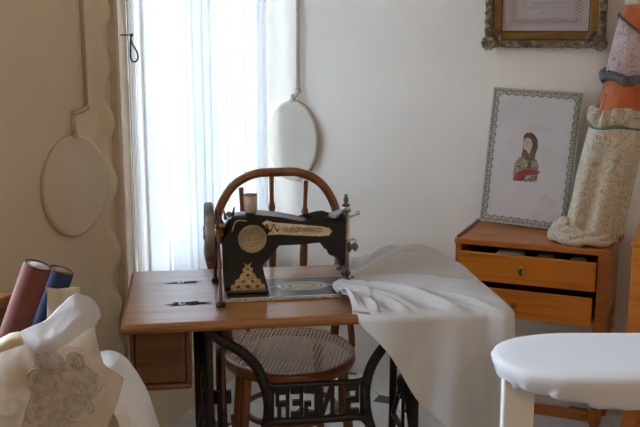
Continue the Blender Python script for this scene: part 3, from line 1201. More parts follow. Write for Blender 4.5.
# maker's brace across the back of the stand: it faces this side, so the letters run backwards
br = bpy.data.objects.new('iron_brace', None)
COL.objects.link(br)
br.parent = tab
YB = .098
b = MB()
armpts_ul = [(.205, YB + .01, .712), (.232, YB, .692), (.262, YB, .668), (.30, YB, .644), (.332, YB, .618), (.358, YB, .585), (.374, YB, .548), (.388, YB, .500), (.392, YB, .455), (.384, YB, .405), (.360, YB, .350), (.320, YB, .270), (.27, YB, .20), (.225, YB + .01, .15)]
armpts_ur = [(.842, YB + .01, .712), (.81, YB, .692), (.775, YB, .672), (.742, YB, .642), (.714, YB, .606), (.694, YB, .572), (.682, YB, .535), (.676, YB, .498), (.677, YB, .455), (.684, YB, .410), (.704, YB, .350), (.742, YB, .270), (.79, YB, .20), (.828, YB + .01, .15)]
for ap in (armpts_ul, armpts_ur):
    b.tube(curve(ap, 50), .0155, 8, flat=.6, up=(1, 0, .2))
b.tube(curve([(.378, YB, .545), (.395, YB, .526), (.45, YB, .524), (.53, YB, .524), (.61, YB, .524), (.665, YB, .527), (.686, YB, .552)], 40), .0095, 8)
b.tube(curve([(.380, YB, .395), (.402, YB, .414), (.46, YB, .414), (.53, YB, .414), (.60, YB, .414), (.662, YB, .414), (.688, YB, .392)], 40), .0125, 8)
b.tube([(.395, YB, .515), (.395, YB, .425)], .013, 8)
b.tube([(.673, YB, .515), (.673, YB, .425)], .013, 8)
b.build('brace_arm', M['iron'], br)
# block letters, each 1 wide x 1 high, stroke boxes (x0,x1,z0,z1); mirrored when placed
GLY = {
    'S': [(0, 1, .80, 1), (0, .26, .42, 1), (0, 1, .40, .60), (.74, 1, 0, .55), (0, 1, 0, .20)],
    'I': [(.36, .64, 0, 1)],
    'N': [(0, .24, 0, 1), (.76, 1, 0, 1)],
    'G': [(0, 1, .80, 1), (0, .26, 0, 1), (0, 1, 0, .20), (.74, 1, 0, .5), (.5, 1, .36, .52)],
    'E': [(0, .27, 0, 1), (0, 1, .80, 1), (0, .85, .41, .59), (0, 1, 0, .20)],
    'R': [(0, .26, 0, 1), (0, 1, .80, 1), (.74, 1, .45, 1), (0, 1, .40, .58), (.60, .88, 0, .42)],
}
x_left, x_right, zb_, zt_ = .412, .657, .424, .517
widths = {'S': .040, 'I': .026, 'N': .044, 'G': .040, 'E': .036, 'R': .040}
tot = sum(widths[c_] for c_ in 'SINGER')
gap = (x_right - x_left - tot) / 5
x = x_right
lb = MB()
for ch in 'SINGER':
    w_ = widths[ch]
    for (a0, a1, c0, c1) in GLY[ch]:
        lb.box(x - a1 * w_, x - a0 * w_, YB - .006, YB + .006, zb_ + c0 * (zt_ - zb_), zb_ + c1 * (zt_ - zb_))
    if ch == 'N':
        q = [(x - .02 * w_, zt_), (x - .30 * w_, zt_), (x - .98 * w_, zb_), (x - .70 * w_, zb_)]
        lb.prism(q, YB - .0055, YB + .0055)
    x -= w_ + gap
lb.build('brace_lettering', M['iron'], br)

# flywheel, treadle plate and pitman
fw_ = MB()
FX, FY, FZ, FRr = .262, .27, .43, .150
ring = [(FX, FY + FRr * cos(2 * pi * i / 64), FZ + FRr * sin(2 * pi * i / 64)) for i in range(64)]
fw_.tube(ring, .011, 10, True)
for i in range(6):
    a = 2 * pi * i / 6 + .3
    fw_.tube(curve([(FX, FY, FZ), (FX, FY + .07 * cos(a + .25), FZ + .07 * sin(a + .25)), (FX, FY + .14 * cos(a), FZ + .14 * sin(a))], 8), .005, 6)
fw_.lathe([(.022, -.03), (.022, .03)], Matrix.Translation((FX, FY, FZ)) @ Matrix.Rotation(pi / 2, 4, 'Y'), 16)
fw_.build('flywheel', M['iron'], tab)
tpd = MB()
tpd.box(.36, .70, .13, .15, .10, .12, .003).box(.36, .70, .38, .40, .10, .12, .003).box(.36, .38, .15, .38, .10, .12, .003).box(.68, .70, .15, .38, .10, .12, .003)
for i in range(9):
    tpd.tube([(.40 + i * .032, .15, .11), (.40 + i * .032, .38, .11)], .005, 6)
tpd.tube([(.235, .26, .11), (.80, .26, .11)], .007, 8)
tpd.build('treadle_plate', M['iron'], tab)
MB().tube([(.31, .27, .11), (.296, .27, .37)], .007, 8).build('pitman_rod', M['drawer_wood'], tab)
bl = MB()
WX, WY, WZ = .237, .272, .945
belt = [(WX + .024, WY - .050, WZ), (.262, .134, TT + .04), (.262, .134, TT - .1), (.262, .128, FZ + .04), (.262, FY - FRr - .006, FZ - .02)]
bl.tube(curve([(.262, .222, WZ + .02), (.262, .205, WZ - .04), (.262, .134, TT + .03), (.2625, .130, TT - .1), (.263, .116, FZ + .03), (.2628, .117, FZ - .05)], 40), .0046, 8)
bl.tube(curve([(.258, .322, WZ + .02), (.258, .338, WZ - .04), (.257, .395, TT + .03), (.260, .405, TT - .1), (.262, .425, FZ + .03), (.262, .424, FZ - .05)], 40), .0046, 8)
bl.tube([(.260, WY + .052 * cos(a), WZ + .02 + .05 * sin(a)) for a in [pi * i / 14 for i in range(15)]], .0046, 8)
bl.build('drive_belt', M['leather'], tab)
for (x, y) in ((.262, .130), (.257, .397)):
    MB().lathe([(.014, 0), (.014, .006), (.010, .013), (.006, .013)], Matrix.Translation((x, y, TT + .0005)), 14).build('belt_guide', M['black'], tab)

# ------------------------------------------------------------------ sewing machine
sm = thing('sewing_machine', 'black antique sewing machine with gold decals on the wooden table', 'sewing machine', TW(0, 0, TT), ROT_T)
Z0 = TT


def zz(v):
    return v - Z0


b = MB()
b.box(.281, .660, .166, .397, .0008, .0075, .0025)
b.build('bed_plate', M['japan'], sm)
b = MB()
for (x0, x1, y0, y1) in ((.279, .662, .163, .1675), (.279, .662, .3955, .400), (.279, .2835, .1675, .3955), (.6575, .662, .1675, .3955)):
    b.box(x0, x1, y0, y1, .0008, .0078, .0015)
b.build('bed_edge', M['bededge'], sm)


def decal(b, pts, y, m=0):
    b.mi = m
    b._f([b.bm.verts.new((x, y, z)) for x, z in pts])


# decal border and oval medallion on the bed
b = MB()
b.box(.288, .652, .171, .180, .0077, .0081).box(.288, .652, .383, .390, .0077, .0081)
for i in range(80):
    x = .290 + i * .0045
    b.blob((x, .1745 + .002 * sin(i * 1.7), .0081), (.0022, .003, .0005), 5, 4)
b.build('bed_border', M['palesilver'], sm)
b = MB()
for k in range(3):
    for i in range(26 - k * 7):
        a = 2 * pi * i / (26 - k * 7)
        rx, ry = .072 - .022 * k, .044 - .013 * k
        x, y = .513 + rx * cos(a), .285 + ry * sin(a)
        b.blob((x, y, .0079), (.0105, .0068, .0006), 7, 4)
for sx_ in (-1, 1):
    b.blob((.513 + sx_ * .084, .285, .0079), (.014, .007, .0006), 8, 4)
b.blob((.513, .285, .0079), (.02, .012, .0006), 10, 4)
b.build('bed_medallion', M['palesilver'], sm)

body = [(.277, .766), (.411, .766), (.406, .78), (.398, .81), (.390, .85), (.388, .872), (.394, .890), (.410, .903), (.44, .908), (.506, .909), (.560, .913), (.579, .916), (.597, .906), (.608, .882), (.613, .855), (.622, .836), (.637, .834),
        (.639, .86), (.639, .98), (.636, 1.0), (.624, .996), (.605, .985), (.585, .973), (.553, .969), (.507, .979), (.45, .992), (.40, .999), (.358, 1.002), (.316, .999), (.292, .986), (.279, .962), (.274, .93), (.273, .89), (.274, .83), (.276, .79)]
b = MB()
b.prism([(x, z - Z0) for x, z in body], .232, .318, .021, 5)
b.box(.283, .408, .222, .330, .0078, .016, .003)
b.build('machine_body', M['japan'], sm)
YF = .2312
# arm decal strip with its lettering
b = MB()
strip = [(.390, .977), (.404, .985), (.425, .978), (.50, .970), (.565, .962), (.588, .957), (.598, .946), (.588, .934), (.565, .932), (.50, .937), (.43, .942), (.405, .940), (.414, .955)]
decal(b, [(x, z - Z0) for x, z in strip], YF)
b.build('arm_decal', M['palegold'], sm)
b = MB()
for i in range(24):
    t = i / 23
    x = .398 + .040 * t
    z = .962 + .010 * sin(t * 12)
    b.blob((x, YF - .0003, z - Z0), (.0026, .0006, .0026), 6, 4)
b.build('decal_scroll', M['print_line'], sm)


def text_mesh(txt, size, name, mat, parent, loc, rotx, mirror=False, width=None, rz=0):
    cu = bpy.data.curves.new('lettering', 'FONT')
    cu.body = txt
    cu.size = size
    cu.extrude = .0002
    cu.align_x = 'CENTER'
    tmp = bpy.data.objects.new('tmp', cu)
    COL.objects.link(tmp)
    dg = bpy.context.evaluated_depsgraph_get()
    me = bpy.data.meshes.new_from_object(tmp.evaluated_get(dg))
    bpy.data.objects.remove(tmp)
    bpy.data.curves.remove(cu)
    ws = [v.co.x for v in me.vertices]
    k = width / (max(ws) - min(ws)) if width else 1
    me.transform(Matrix.Translation(loc) @ Matrix.Rotation(rz, 4, 'Y') @ Matrix.Rotation(rotx, 4, 'X') @ Matrix.Diagonal((k, 1, 1, 1)))
    me.materials.clear()
    me.materials.append(mat)
    me.name = name
    o = bpy.data.objects.new(name, me)
    COL.objects.link(o)
    o.parent = parent
    return o


text_mesh('THE SINGER MANFG. CO.', .021, 'decal_lettering', M['print_line'], sm, (.507, YF - .0006, .9465 - Z0), pi / 2, width=.118, rz=radians(2.6))
# gilt ornament on the pillar
b = MB()
orn = [(.295, .776), (.398, .776), (.396, .792), (.386, .795), (.383, .808), (.372, .812), (.366, .826), (.359, .830), (.362, .842), (.352, .846), (.357, .860), (.346, .852), (.335, .860), (.340, .846), (.330, .842), (.333, .830), (.326, .826), (.320, .812), (.310, .808), (.307, .795), (.297, .792)]
decal(b, [(x, z - Z0) for x, z in orn], YF)
b.mi = 1
for (x, z, r) in ((.318, .787, .006), (.346, .787, .007), (.374, .787, .006), (.332, .803, .005), (.360, .803, .005), (.346, .822, .006), (.346, .840, .004)):
    b.blob((x, YF - .0003, z - Z0), (r, .0006, r * .7), 8, 4)
for i in range(12):
    b.box(.298 + i * .0083, .300 + i * .0083, YF - .0008, YF, .778 - Z0, .783 - Z0)
b.build('pillar_decal', [M['gold'], M['print_line']], sm)
# round cover plate
b = MB()
Rm = Matrix.Translation((.361, .2318, .931 - Z0)) @ Matrix.Rotation(pi / 2, 4, 'X')
b.lathe([(.0415, 0), (.0425, .003), (.041, .006), (.037, .0065), (.036, .005), (.002, .005)], Rm, 40)
b.build('round_cover_plate', M['medal'], sm)
b = MB()
for i in range(3):
    r = .026 - .009 * i
    b.tube([Rm @ Vector((r * cos(t) + .001 * sin(3 * t), r * sin(t), .0052)) for t in [2 * pi * j / 30 for j in range(30)]], .0007, 5, True)
b.build('engraving', M['gold'], sm)
b = MB()
for (x0, z0_, x1, z1_, xm, zm) in ((.302, .955, .345, .985, .315, .985),):
    b.tube(curve([(x0, YF - .0005, z0_ - Z0), (xm, YF - .0005, zm - Z0), (x1, YF - .0005, z1_ - Z0)], 14), .0012, 5)
b.build('thread_guide', M['palegold'], sm)

# hand wheel with bobbin winder
b = MB()
Wm = Matrix.Translation((WX, WY, WZ - Z0)) @ Matrix.Rotation(pi / 2, 4, 'Y')
b.lathe([(.076, -.010), (.084, -.014), (.0895, -.010), (.0905, .0), (.0895, .010), (.084, .014), (.076, .010), (.074, 0), (.076, -.010)], Wm, 56, False)
for i in range(5):
    a = 2 * pi * i / 5
    b.tube([Wm @ Vector((.012 * cos(a), .012 * sin(a), 0)), Wm @ Vector((.079 * cos(a), .079 * sin(a), 0))], .0065, 8)
b.lathe([(.020, -.018), (.022, -.012), (.022, .012), (.018, .016)], Wm, 20)
b.build('hand_wheel', M['wheelgrey'], sm)
b = MB()
b.lathe([(.034, .014), (.034, .017), (.029, .021), (.029, .028), (.034, .032), (.034, .036)], Wm, 28)
b.lathe([(.017, .03), (.017, .050)], Wm, 18)
b.build('belt_pulley', M['gunmetal'], sm)
b = MB()
b.tube([(.262, .240, .985 - Z0), (.262, .240, .930 - Z0)], .006, 8)
b.tube([(.252, .236, .972 - Z0), (.282, .236, .972 - Z0)], .007, 8)
b.tube([(.252, .236, .948 - Z0), (.276, .236, .944 - Z0)], .008, 8)
b.blob((.258, .233, .958 - Z0), (.008, .008, .012)).blob((.263, .233, .932 - Z0), (.007, .007, .009))
b.build('bobbin_winder', M['brass'], sm)
b = MB()
b.tube([(.285, .262, .985 - Z0), (.281, .262, 1.012 - Z0)], [.005, .002], 8)
b.tube([(.306, .262, .995 - Z0), (.312, .262, 1.022 - Z0)], [.005, .002], 8)
b.tube([(.276, .262, .972 - Z0), (.268, .262, .994 - Z0)], [.006, .003], 8)
b.blob((.296, .262, 1.0 - Z0), (.012, .012, .008))
b.build('winder_lever', M['gunmetal'], sm)
# needle bar end
b = MB()
b.box(.6395, .6470, .243, .307, .846 - Z0, .990 - Z0, .002)
b.box(.6395, .6500, .262, .296, .800 - Z0, .846 - Z0, .002)
b.build('face_plate', M['gunsteel'], sm)
b = MB()
b.tube([(.649, .255, 1.012 - Z0), (.649, .255, .795 - Z0)], .0050, 8)
b.tube([(.650, .285, 1.016 - Z0), (.650, .285, .800 - Z0)], .0050, 8)
b.tube([(.642, .262, .815 - Z0), (.642, .262, .777 - Z0)], .0014, 6)
b.build('needle_bar', M['steel'], sm)
b = MB()
b.blob((.648, .285, 1.030 - Z0), (.008, .008, .013)).blob((.648, .285, 1.014 - Z0), (.013, .013, .006)).blob((.646, .262, 1.001 - Z0), (.014, .014, .008))
b.tube([(.648, .285, 1.03 - Z0), (.648, .285, 1.047 - Z0)], .0045, 8)
b.build('pressure_screw', M['gunmetal'], sm)
b = MB()
b.tube(curve([(.644, .262, .985 - Z0), (.655, .255, .984 - Z0), (.668, .25, .990 - Z0), (.678, .25, .996 - Z0)], 14), .0036, 7)
b.blob((.679, .25, .996 - Z0), (.007, .007, .007))
b.build('take_up_lever', M['steel'], sm)
b = MB()
Tm = Matrix.Translation((.647, .255, .892 - Z0)) @ Matrix.Rotation(pi / 2, 4, 'Y')
b.lathe([(.006, 0), (.016, .003), (.018, .006), (.016, .009), (.008, .012), (.008, .018), (.013, .020), (.014, .027), (.009, .030), (.003, .034)], Tm, 18)
b.tube([(.652, .262, .908 - Z0), (.668, .26, .915 - Z0), (.676, .26, .908 - Z0)], .002, 6)
b.build('tension_knob', M['gunsteel'], sm)
b = MB()
b.tube(curve([(.636, .242, .902 - Z0), (.626, .236, .898 - Z0), (.622, .236, .880 - Z0), (.632, .238, .868 - Z0)], 12), .0032, 7)
b.build('presser_lifter', M['steel'], sm)
b = MB()
b.tube([(.646, .285, .81 - Z0), (.646, .285, .786 - Z0)], .0055, 8)
b.box(.634, .662, .268, .282, .7775 - Z0, .782 - Z0, .0015)
b.box(.642, .650, .27, .29, .779 - Z0, .79 - Z0, .0015)
b.tube([(.646, .285, .815 - Z0), (.628, .278, .826 - Z0)], .004, 8)
b.blob((.622, .250, .829 - Z0), .009).blob((.634, .25, .813 - Z0), .008).blob((.648, .25, .812 - Z0), (.010, .008, .010)).blob((.648, .25, .790 - Z0), (.009, .008, .007))
b.tube([(.648, .28, .79 - Z0), (.664, .272, .788 - Z0)], .0035, 8)
b.blob((.666, .268, .788 - Z0), (.006, .007, .010))
b.build('presser_foot', M['gunmetal'], sm)

sp = thing('thread_spool', 'cream spool of thread standing on top of the sewing machine', 'thread spool', TW(.360, .272, 1.0025), ROT_T)
MB().lathe([(.017, .001), (.0195, .004), (.0195, .050), (.018, .051)], None, 24).build('thread', M['spool'], sp)
MB().lathe([(.012, .0511), (.0195, .0515), (.020, .0545), (.006, .055)], None, 24).build('spool_end', M['spool_dark'], sp)

# ------------------------------------------------------------------ bentwood chair
SO = (-.10, 3.0, 0)
ch = thing('bentwood_chair', 'brown bentwood chair with woven cane seat behind the sewing table', 'chair', SO, radians(12))
SR = .222
SEATM = Matrix.Translation((0, .030, 0)) @ Matrix.Diagonal((1, 1.13, 1, 1))
b = MB()
b.lathe([(SR - .018, .440), (SR - .010, .428), (SR + .0, .428), (SR + .004, .438), (SR + .003, .456), (SR - .003, .463), (SR - .012, .464), (SR - .018, .459), (SR - .018, .440)], SEATM, 64, False)
b.build('seat_frame', M['chair_wood'], ch)
b = MB()
b.grid(lambda u, v: SEATM @ Vector(((SR - .014) * v * cos(2 * pi * u), (SR - .014) * v * sin(2 * pi * u), .4625 - .006 * (1 - v * v))), 64, 8, True)
b.build('cane_seat', M['cane'], ch)
# hoop back
hoop = [(-.188, .158, .45), (-.205, .172, .56), (-.219, .195, .70), (-.224, .215, .82), (-.206, .232, .92), (-.155, .244, .998), (-.08, .249, 1.036), (0, .25, 1.040),
        (.08, .249, 1.036), (.155, .244, .998), (.203, .232, .92), (.218, .215, .82), (.212, .195, .70), (.200, .172, .56), (.188, .158, .45)]
MB().tube(curve(hoop, 90), .0158, 12).build('back_hoop', M['chair_wood'], ch)
for s_ in (-1, 1):
    q = .004 if s_ < 0 else -.026
    pts = [(s_ * .221, .214, .835), (s_ * (.244 + q), .212, .82), (s_ * (.252 + q), .20, .77), (s_ * (.238 + q * .6), .18, .70), (s_ * .228, .13, .60), (s_ * .226, .06, .50), (s_ * .222, .03, .452)]
    MB().tube(curve(pts, 40), .012, 10).build('side_brace', M['chair_wood'], ch)
for x in (-.128, -.02, .103):
    zt = .25 and (1.046 - .045 * (abs(x) / .13) ** 2.2) - .012
    x0 = x * .86
    y0, y1 = .262, .248
    n_ = 24
    pts, rs = [], []
    for i in range(n_ + 1):
        t = i / n_
        pts.append((x0 + (x - x0) * t, y0 + (y1 - y0) * t, .46 + (zt - .46) * t))
        r = .0078
        r += .0075 * math.exp(-((t - .50) / .16) ** 2)
        if abs(t - .80) < .025:
            r = .0135
        if t > .84:
            r = .0072 + (t - .84) * .012
        rs.append(r)
    MB().tube(pts, rs, 10).build('spindle', M['chair_wood'], ch)


def chair_leg(p0, p1):
    pts = [(p0[0] + (p1[0] - p0[0]) * t, p0[1] + (p1[1] - p0[1]) * t, .44 * (1 - t)) for t in [i / 10 for i in range(11)]]
    MB().tube(pts, [.019 - .005 * i / 10 for i in range(11)], 12).build('leg', M['chair_wood'], ch)


chair_leg((-.165, -.105), (-.20, -.165))
chair_leg((.150, -.125), (.185, -.185))
chair_leg((.125, .145), (.15, .21))
chair_leg((-.145, .145), (-.17, .22))
MB().tube([(.158 * cos(a), .158 * sin(a) + .005, .262) for a in [2 * pi * i / 60 for i in range(60)]], .0105, 8, True).build('stretcher_ring', M['chair_wood'], ch)

# ------------------------------------------------------------------ white cloth on the machine table
# fan of cloth: starts at the needle, spreads over the right end of the table and hangs down in front
inner = [(.606, .160), (.602, .185), (.600, .215), (.602, .245), (.606, .270), (.622, .290), (.640, .300), (.656, .312), (.668, .335), (.672, .37), (.674, .40)]
edge = [(.620, .012), (.700, -.018), (.80, -.020), (.90, -.020), (.99, -.020), (1.050, -.026), (1.072, .045), (1.074, .25), (1.064, .46), (.965, .575), (.70, .510)]
#  drop length and sideways drift for every edge station
drop = [.020, .105, .250, .340, .470, .60, .60, .52, .34, .010, .004]
drift = [.012, .010, -.006, -.012, -.006, .000, .0, 0, 0, 0, 0]
NS = len(edge)


def lerp1(A, t):
    x = t * (len(A) - 1)
    i = min(int(x), len(A) - 2)
    f = x - i
    return spline([Vector((q, 0, 0)) for q in A], t).x if len(A) > 2 else A[i] * (1 - f) + A[i + 1] * f


IN_ = [Vector((*p, 0)) for p in inner]
ED_ = [Vector((*p, 0)) for p in edge]


def cloth_fn(u, v):
    a = spline(IN_, u)
    e = spline(ED_, u)
    top = .52
    d = max(0.002, lerp1(drop, u))
    tang = spline(ED_, min(1, u + .01)) - spline(ED_, max(0, u - .01))
    nrm = Vector((tang.y, -tang.x, 0)).normalized()
    ridge = .55 * (1 - 2 * abs(sin(u * 21 + 2.2 + .8 * v))) + .45 * sin(u * 58 + 1.0 + 1.5 * v) + .8 * mnoise.noise(Vector((u * 26, v * 2.2, 3))) + .45 * mnoise.noise(Vector((u * 62, v * 4, 8))) + .55 * sin(u * 96 + .8) * min(1, max(0, (u - .5) * 5))
    if v <= top:
        f = v / top
        p = a.lerp(e, f)
        on_bed = 1 if p.x < .668 and p.y > .155 else 0
        base = .7705 if p.x < .69 else .7635
        hump = .030 * math.exp(-((p.x - .93) / .13) ** 2 - ((p.y - .53) / .13) ** 2) + .022 * math.exp(-((p.x - .80) / .12) ** 2 - ((p.y - .45) / .12) ** 2)
        amp = .023 * sin(pi * min(1, f * .98)) ** .7
        z = base + hump + amp * (.95 + ridge)
        # crease fans
        z += .007 * f * mnoise.noise(Vector((p.x * 14, p.y * 14, 9)))
        # the gathered lip at the needle
        z += .010 * math.exp(-((f - .06) / .07) ** 2) * (1 if u < .55 else .3)
        if p.x > 1.0:
            z -= .35 * max(0, p.x - 1.02) ** 1.5
        z = max(z, base + .0015)
        edge_round = max(0, (f - .94) / .06)
        z -= .004 * edge_round ** 2
        p.z = z
        return p
    f = (v - top) / (1 - top)
    s_ = d * f
    rr = min(.016, d)
    if s_ < rr * 1.57:
        th = s_ / rr
        out, dn = rr * sin(th), rr * (1 - cos(th))
    else:
        out, dn = rr, rr + (s_ - rr * 1.57)
    fold = (.020 * sin(u * 24 + .4) + .012 * sin(u * 41 + 1 + f)) * min(1, dn / .30)
    p = e + nrm * (out + max(-.006, fold) + .018 * min(1, dn / .4))
    p += Vector((lerp1(drift, u) * f * 1.0, 0, 0))
    hz = .7595
    if e.x > 1.0:
        hz -= .35 * max(0, e.x - 1.02) ** 1.5
    p.z = hz - dn + .0035 * mnoise.noise(Vector((p.x * 11, p.z * 7, 5)))
    return p


o = MB().grid(cloth_fn, 190, 110).build('sewing_cloth', M['cotton'])
solid(o, .0022, 1)
tag(place(o, TO, ROT_T), 'white cloth gathered under the needle and hanging off the table', 'cloth')

# ------------------------------------------------------------------ ironing board
ib = thing('ironing_board', 'white covered ironing board with rounded end at the right', 'ironing board', (0, 0, 0))
BZ, BY0, BY1, BXT, BXE = .85, 1.752, 2.052, .372, 1.45


def outline(off, n1=40):
    pts = []
    hw_ = (BY1 - BY0) / 2 + off
    yc = (BY0 + BY1) / 2
    # rounded tip, longer than a half circle
    ln = .215 + off
    for i in range(n1 + 1):
        a = -pi / 2 - pi * i / n1
        ex = 1.0
        cxx = BXT + .215
        xx = cxx + ln * (-abs(cos(a)) ** .92)
        pts.append((xx, yc + hw_ * (1 if sin(a) > 0 else -1) * abs(sin(a)) ** .92))
    for i in range(1, 30):
        pts.append((BXT + .215 + (BXE - BXT - .215) * i / 29, yc + hw_))
    for i in range(0, 29):
        pts.append((BXE - (BXE - BXT - .215) * i / 29, yc - hw_))
    return pts


def ring_at(off, z, rip=0, seed=0):
    P_ = outline(off)
    P2 = outline(off - .016)
    o_ = []
    z0r, drop_ = z, BZ - z
    for i, (x, y) in enumerate(P_):
        wt = min(1, max(0, (BXT + .26 - x) / .20))
        wt = wt * wt * (3 - 2 * wt)
        z = BZ - drop_ * (1 - .22 * wt)
        kk = wt * min(1, max(0, (drop_ - .02) / .05))
        x, y = x + (P2[i][0] - x) * kk, y + (P2[i][1] - y) * kk
        w = rip * (sin(i * 1.35 + seed) + .6 * sin(i * 2.4 + 1) + .8 * mnoise.noise(Vector((x * 25, y * 25, seed))))
        k = 1.0 if i < 46 else .22
        o_.append(Vector((x + w * k * .6, y - w * k * .8, z + w * k * .9)))
    return o_


b = MB()
rings = [ring_at(-.15, BZ, 0), ring_at(-.05, BZ + .0005), ring_at(-.012, BZ - .0005), ring_at(-.003, BZ - .005), ring_at(.001, BZ - .014, .0012), ring_at(.0005, BZ - .034, .0032, 1), ring_at(-.004, BZ - .056, .005, 2), ring_at(-.012, BZ - .072, .005, 3), ring_at(-.035, BZ - .074, .002, 3)]
vr = [[b.bm.verts.new(p) for p in r] for r in rings]
n_ = len(vr[0])
for A, B in zip(vr, vr[1:]):
    for i in range(n_):
        b._f([A[i], A[(i + 1) % n_], B[(i + 1) % n_], B[i]], True)
b.bm.verts.ensure_lookup_table()
# fill the centre strip
top = vr[0]
f = b._f(top, True)
o = b.build('board_cover', M['cotton'], ib)
b = MB()
pp = outline(-.075)
b2 = [b.bm.verts.new((x, y, BZ - .050)) for x, y in pp]
b3 = [b.bm.verts.new((x, y, BZ - .03)) for x, y in pp]
b._f(b2); b._f(b3)
for i in range(len(b2)):
    b._f([b2[i], b2[(i + 1) % len(b2)], b3[(i + 1) % len(b2)], b3[i]])
b.build('board', M['chair_wood'], ib)
for x in (.428, 1.25):
    b = MB().box(x - .034, x + .034, 1.885, 1.915, .02, BZ - .0505, .004)
    b.box(x - .040, x + .040, 1.78, 2.02, 0, .0195, .005)
    b.build('leg', M['paint_white'], ib)

# ------------------------------------------------------------------ cabinet at the right edge
cab = thing('side_cabinet', 'brown wooden cabinet at the right edge beside the chest', 'cabinet', (1.0, 2.9, 0), ROT_K)
b = MB()
b.box(0, .5, 0, .34, .05, .85, .004)
b.box(.02, .48, .02, .32, 0, .0495)
b.build('body', M['chest_front'], cab)
MB().box(-.004, .51, -.008, .346, .8505, .872, .006).build('cabinet_top', M['chest_wood'], cab)
d_ = MB().box(.05, .45, -.016, -.0005, .12, .80, .005).build('door', M['chest_wood'], cab)
MB().lathe([(.004, 0), (.006, .01), (.012, .018), (.010, .026), (.002, .028)], Matrix.Translation((.10, -.017, .48)) @ Matrix.Rotation(pi / 2, 4, 'X'), 14).build('knob', M['brass'], d_)

# ------------------------------------------------------------------ foreground hamper, rolls and white cloths
HC = Vector((-.665, 2.03, 0))
ham = thing('wicker_hamper', 'cloth lined hamper in the left foreground under the embroidered linen', 'hamper', HC)
b = MB()


def wk(r, z, a):
    return r + .004 * sin(a * 40) * (1 if int(z * 50) % 2 else -1), z


b.lathe([(.105, .0), (.115, .02)] + [(.115 + .020 * i / 38, .02 + .76 * i / 38) for i in range(39)], None, 120, False, wk)
b.lathe([(.001, .004), (.10, .004), (.10, .010)], None, 40, False)
b.build('wicker_body', M['wicker'], ham)
b = MB()
b.lathe([(.150, .66), (.150, .74), (.149, .79), (.144, .80), (.136, .795), (.132, .76), (.126, .64), (.120, .50), (.112, .3), (.01, .28)], None, 72, False, lambda r, z, a: (r + (.006 * sin(a * 9) + .004 * sin(a * 17 + 1)) * (1 if z > .65 else 0), z + (.008 * sin(a * 5) if z > .78 else 0)))
b.build('lining', M['linen'], ham)


def roll_thing(label, base, top, r, mcl, mend, name='fabric_roll'):
    base, top = Vector(base), Vector(top)
    ax = (top - base)
    ln = ax.length
    q = ax.to_track_quat('Z', 'Y').to_matrix().to_4x4()
    t = thing(name, label, 'fabric roll', (0, 0, 0), 0, 'fabric rolls in the hamper')
    t.matrix_world = Matrix.Translation(base) @ q
    MB().lathe([(r * .9, 0), (r, .004), (r, ln - .003), (r * .96, ln), (r * .86, ln)], None, 36).build('cloth_winding', mcl, t)
    MB().lathe([(r * .93, ln + .0002), (r * .97, ln + .002), (r * .9, ln + .004), (r * .84, ln + .0005)], None, 36, False).build('dark_rim', M['rim_dark'], t)
    MB().lathe([(.001, ln + .0015), (r * .85, ln + .0015), (r * .85, ln + .0005)], None, 36, False).build('roll_end', mend, t)
    return t


roll_thing('dusty red fabric roll standing in the hamper in the left foreground', at(-18, 425, 1.99), at(37.5, 266, 2.0), .0315, M['red_cloth'], M['card_end'])
roll_thing('navy blue fabric roll behind the red roll in the hamper', at(8, 425, 2.06), at(61, 271, 2.08), .030, M['blue_cloth'], M['card_brown'])


def ysheet(rows, nu, nv, name, mat, th=.002, wob=.0, sd=0):
    fn = sheet_fn([[at(*p) for p in r] for r in rows])

    def g(u, v):
        p = fn(u, v)
        if wob:
            k1 = mnoise.noise(Vector((p.x * 14, p.z * 14, sd)))
            k2 = 1 - 2 * abs(mnoise.noise(Vector((p.x * 22 + p.z * 9, p.z * 30 - p.x * 8, sd + 3))))
            p = p + Vector((0, wob, wob * .5)) * k1 + Vector((0, -wob * .45, wob * .15)) * k2
        return p
    o_ = MB().grid(g, nu, nv).build(name, mat)
    if th:
        solid(o_, th)
    return o_, g


# embroidered panel over the front of the hamper
rowsP = [
    [(-40, 350, 1.90), (0, 345, 1.84), (34, 334, 1.815), (70, 343, 1.82), (98, 360, 1.845), (124, 378, 1.89)],
    [(-40, 378, 1.885), (0, 373, 1.825), (34, 366, 1.80), (68, 372, 1.805), (94, 384, 1.83), (119.5, 394, 1.875)],
    [(-40, 406, 1.88), (0, 402, 1.82), (33, 399, 1.795), (65, 402, 1.80), (90, 408, 1.825), (114, 411, 1.87)],
    [(-40, 434, 1.88), (0, 432, 1.82), (32, 432, 1.795), (62, 432, 1.80), (86, 432, 1.825), (108, 428, 1.87)],
    [(-40, 500, 1.89), (0, 500, 1.825), (30, 500, 1.80), (58, 500, 1.805), (78, 500, 1.83), (97, 490, 1.875)],
    [(-40, 590, 1.90), (0, 590, 1.835), (28, 590, 1.81), (52, 590, 1.815), (70, 590, 1.84), (86, 580, 1.885)],
]
pan, pfn = ysheet(rowsP, 60, 60, 'embroidered_panel', M['beige_net'], .0015, .006, 2)
tag(pan, 'beige embroidered linen panel hanging over the front of the hamper', 'embroidered cloth')
eb = MB()


def stitch(pts, r=.0014):
    pts = [(u * 1.02 - .02, v * 1.0) for u, v in pts]
    # pts are (u, v) on the panel
    q = [pfn(u, v) + Vector((0, -.0018, 0)) for u, v in pts]
    eb.tube(q, r, 5)


def circ(cu, cv, r, turns=1, r1=None, k=26, ph=0):
    o_ = []
    for i in range(k + 1):
        t = i / k
        rr = r + ((r1 if r1 is not None else r) - r) * t
        a = 2 * pi * turns * t + ph
        o_.append((cu + rr * cos(a), cv + rr * .95 * sin(a)))
    return o_


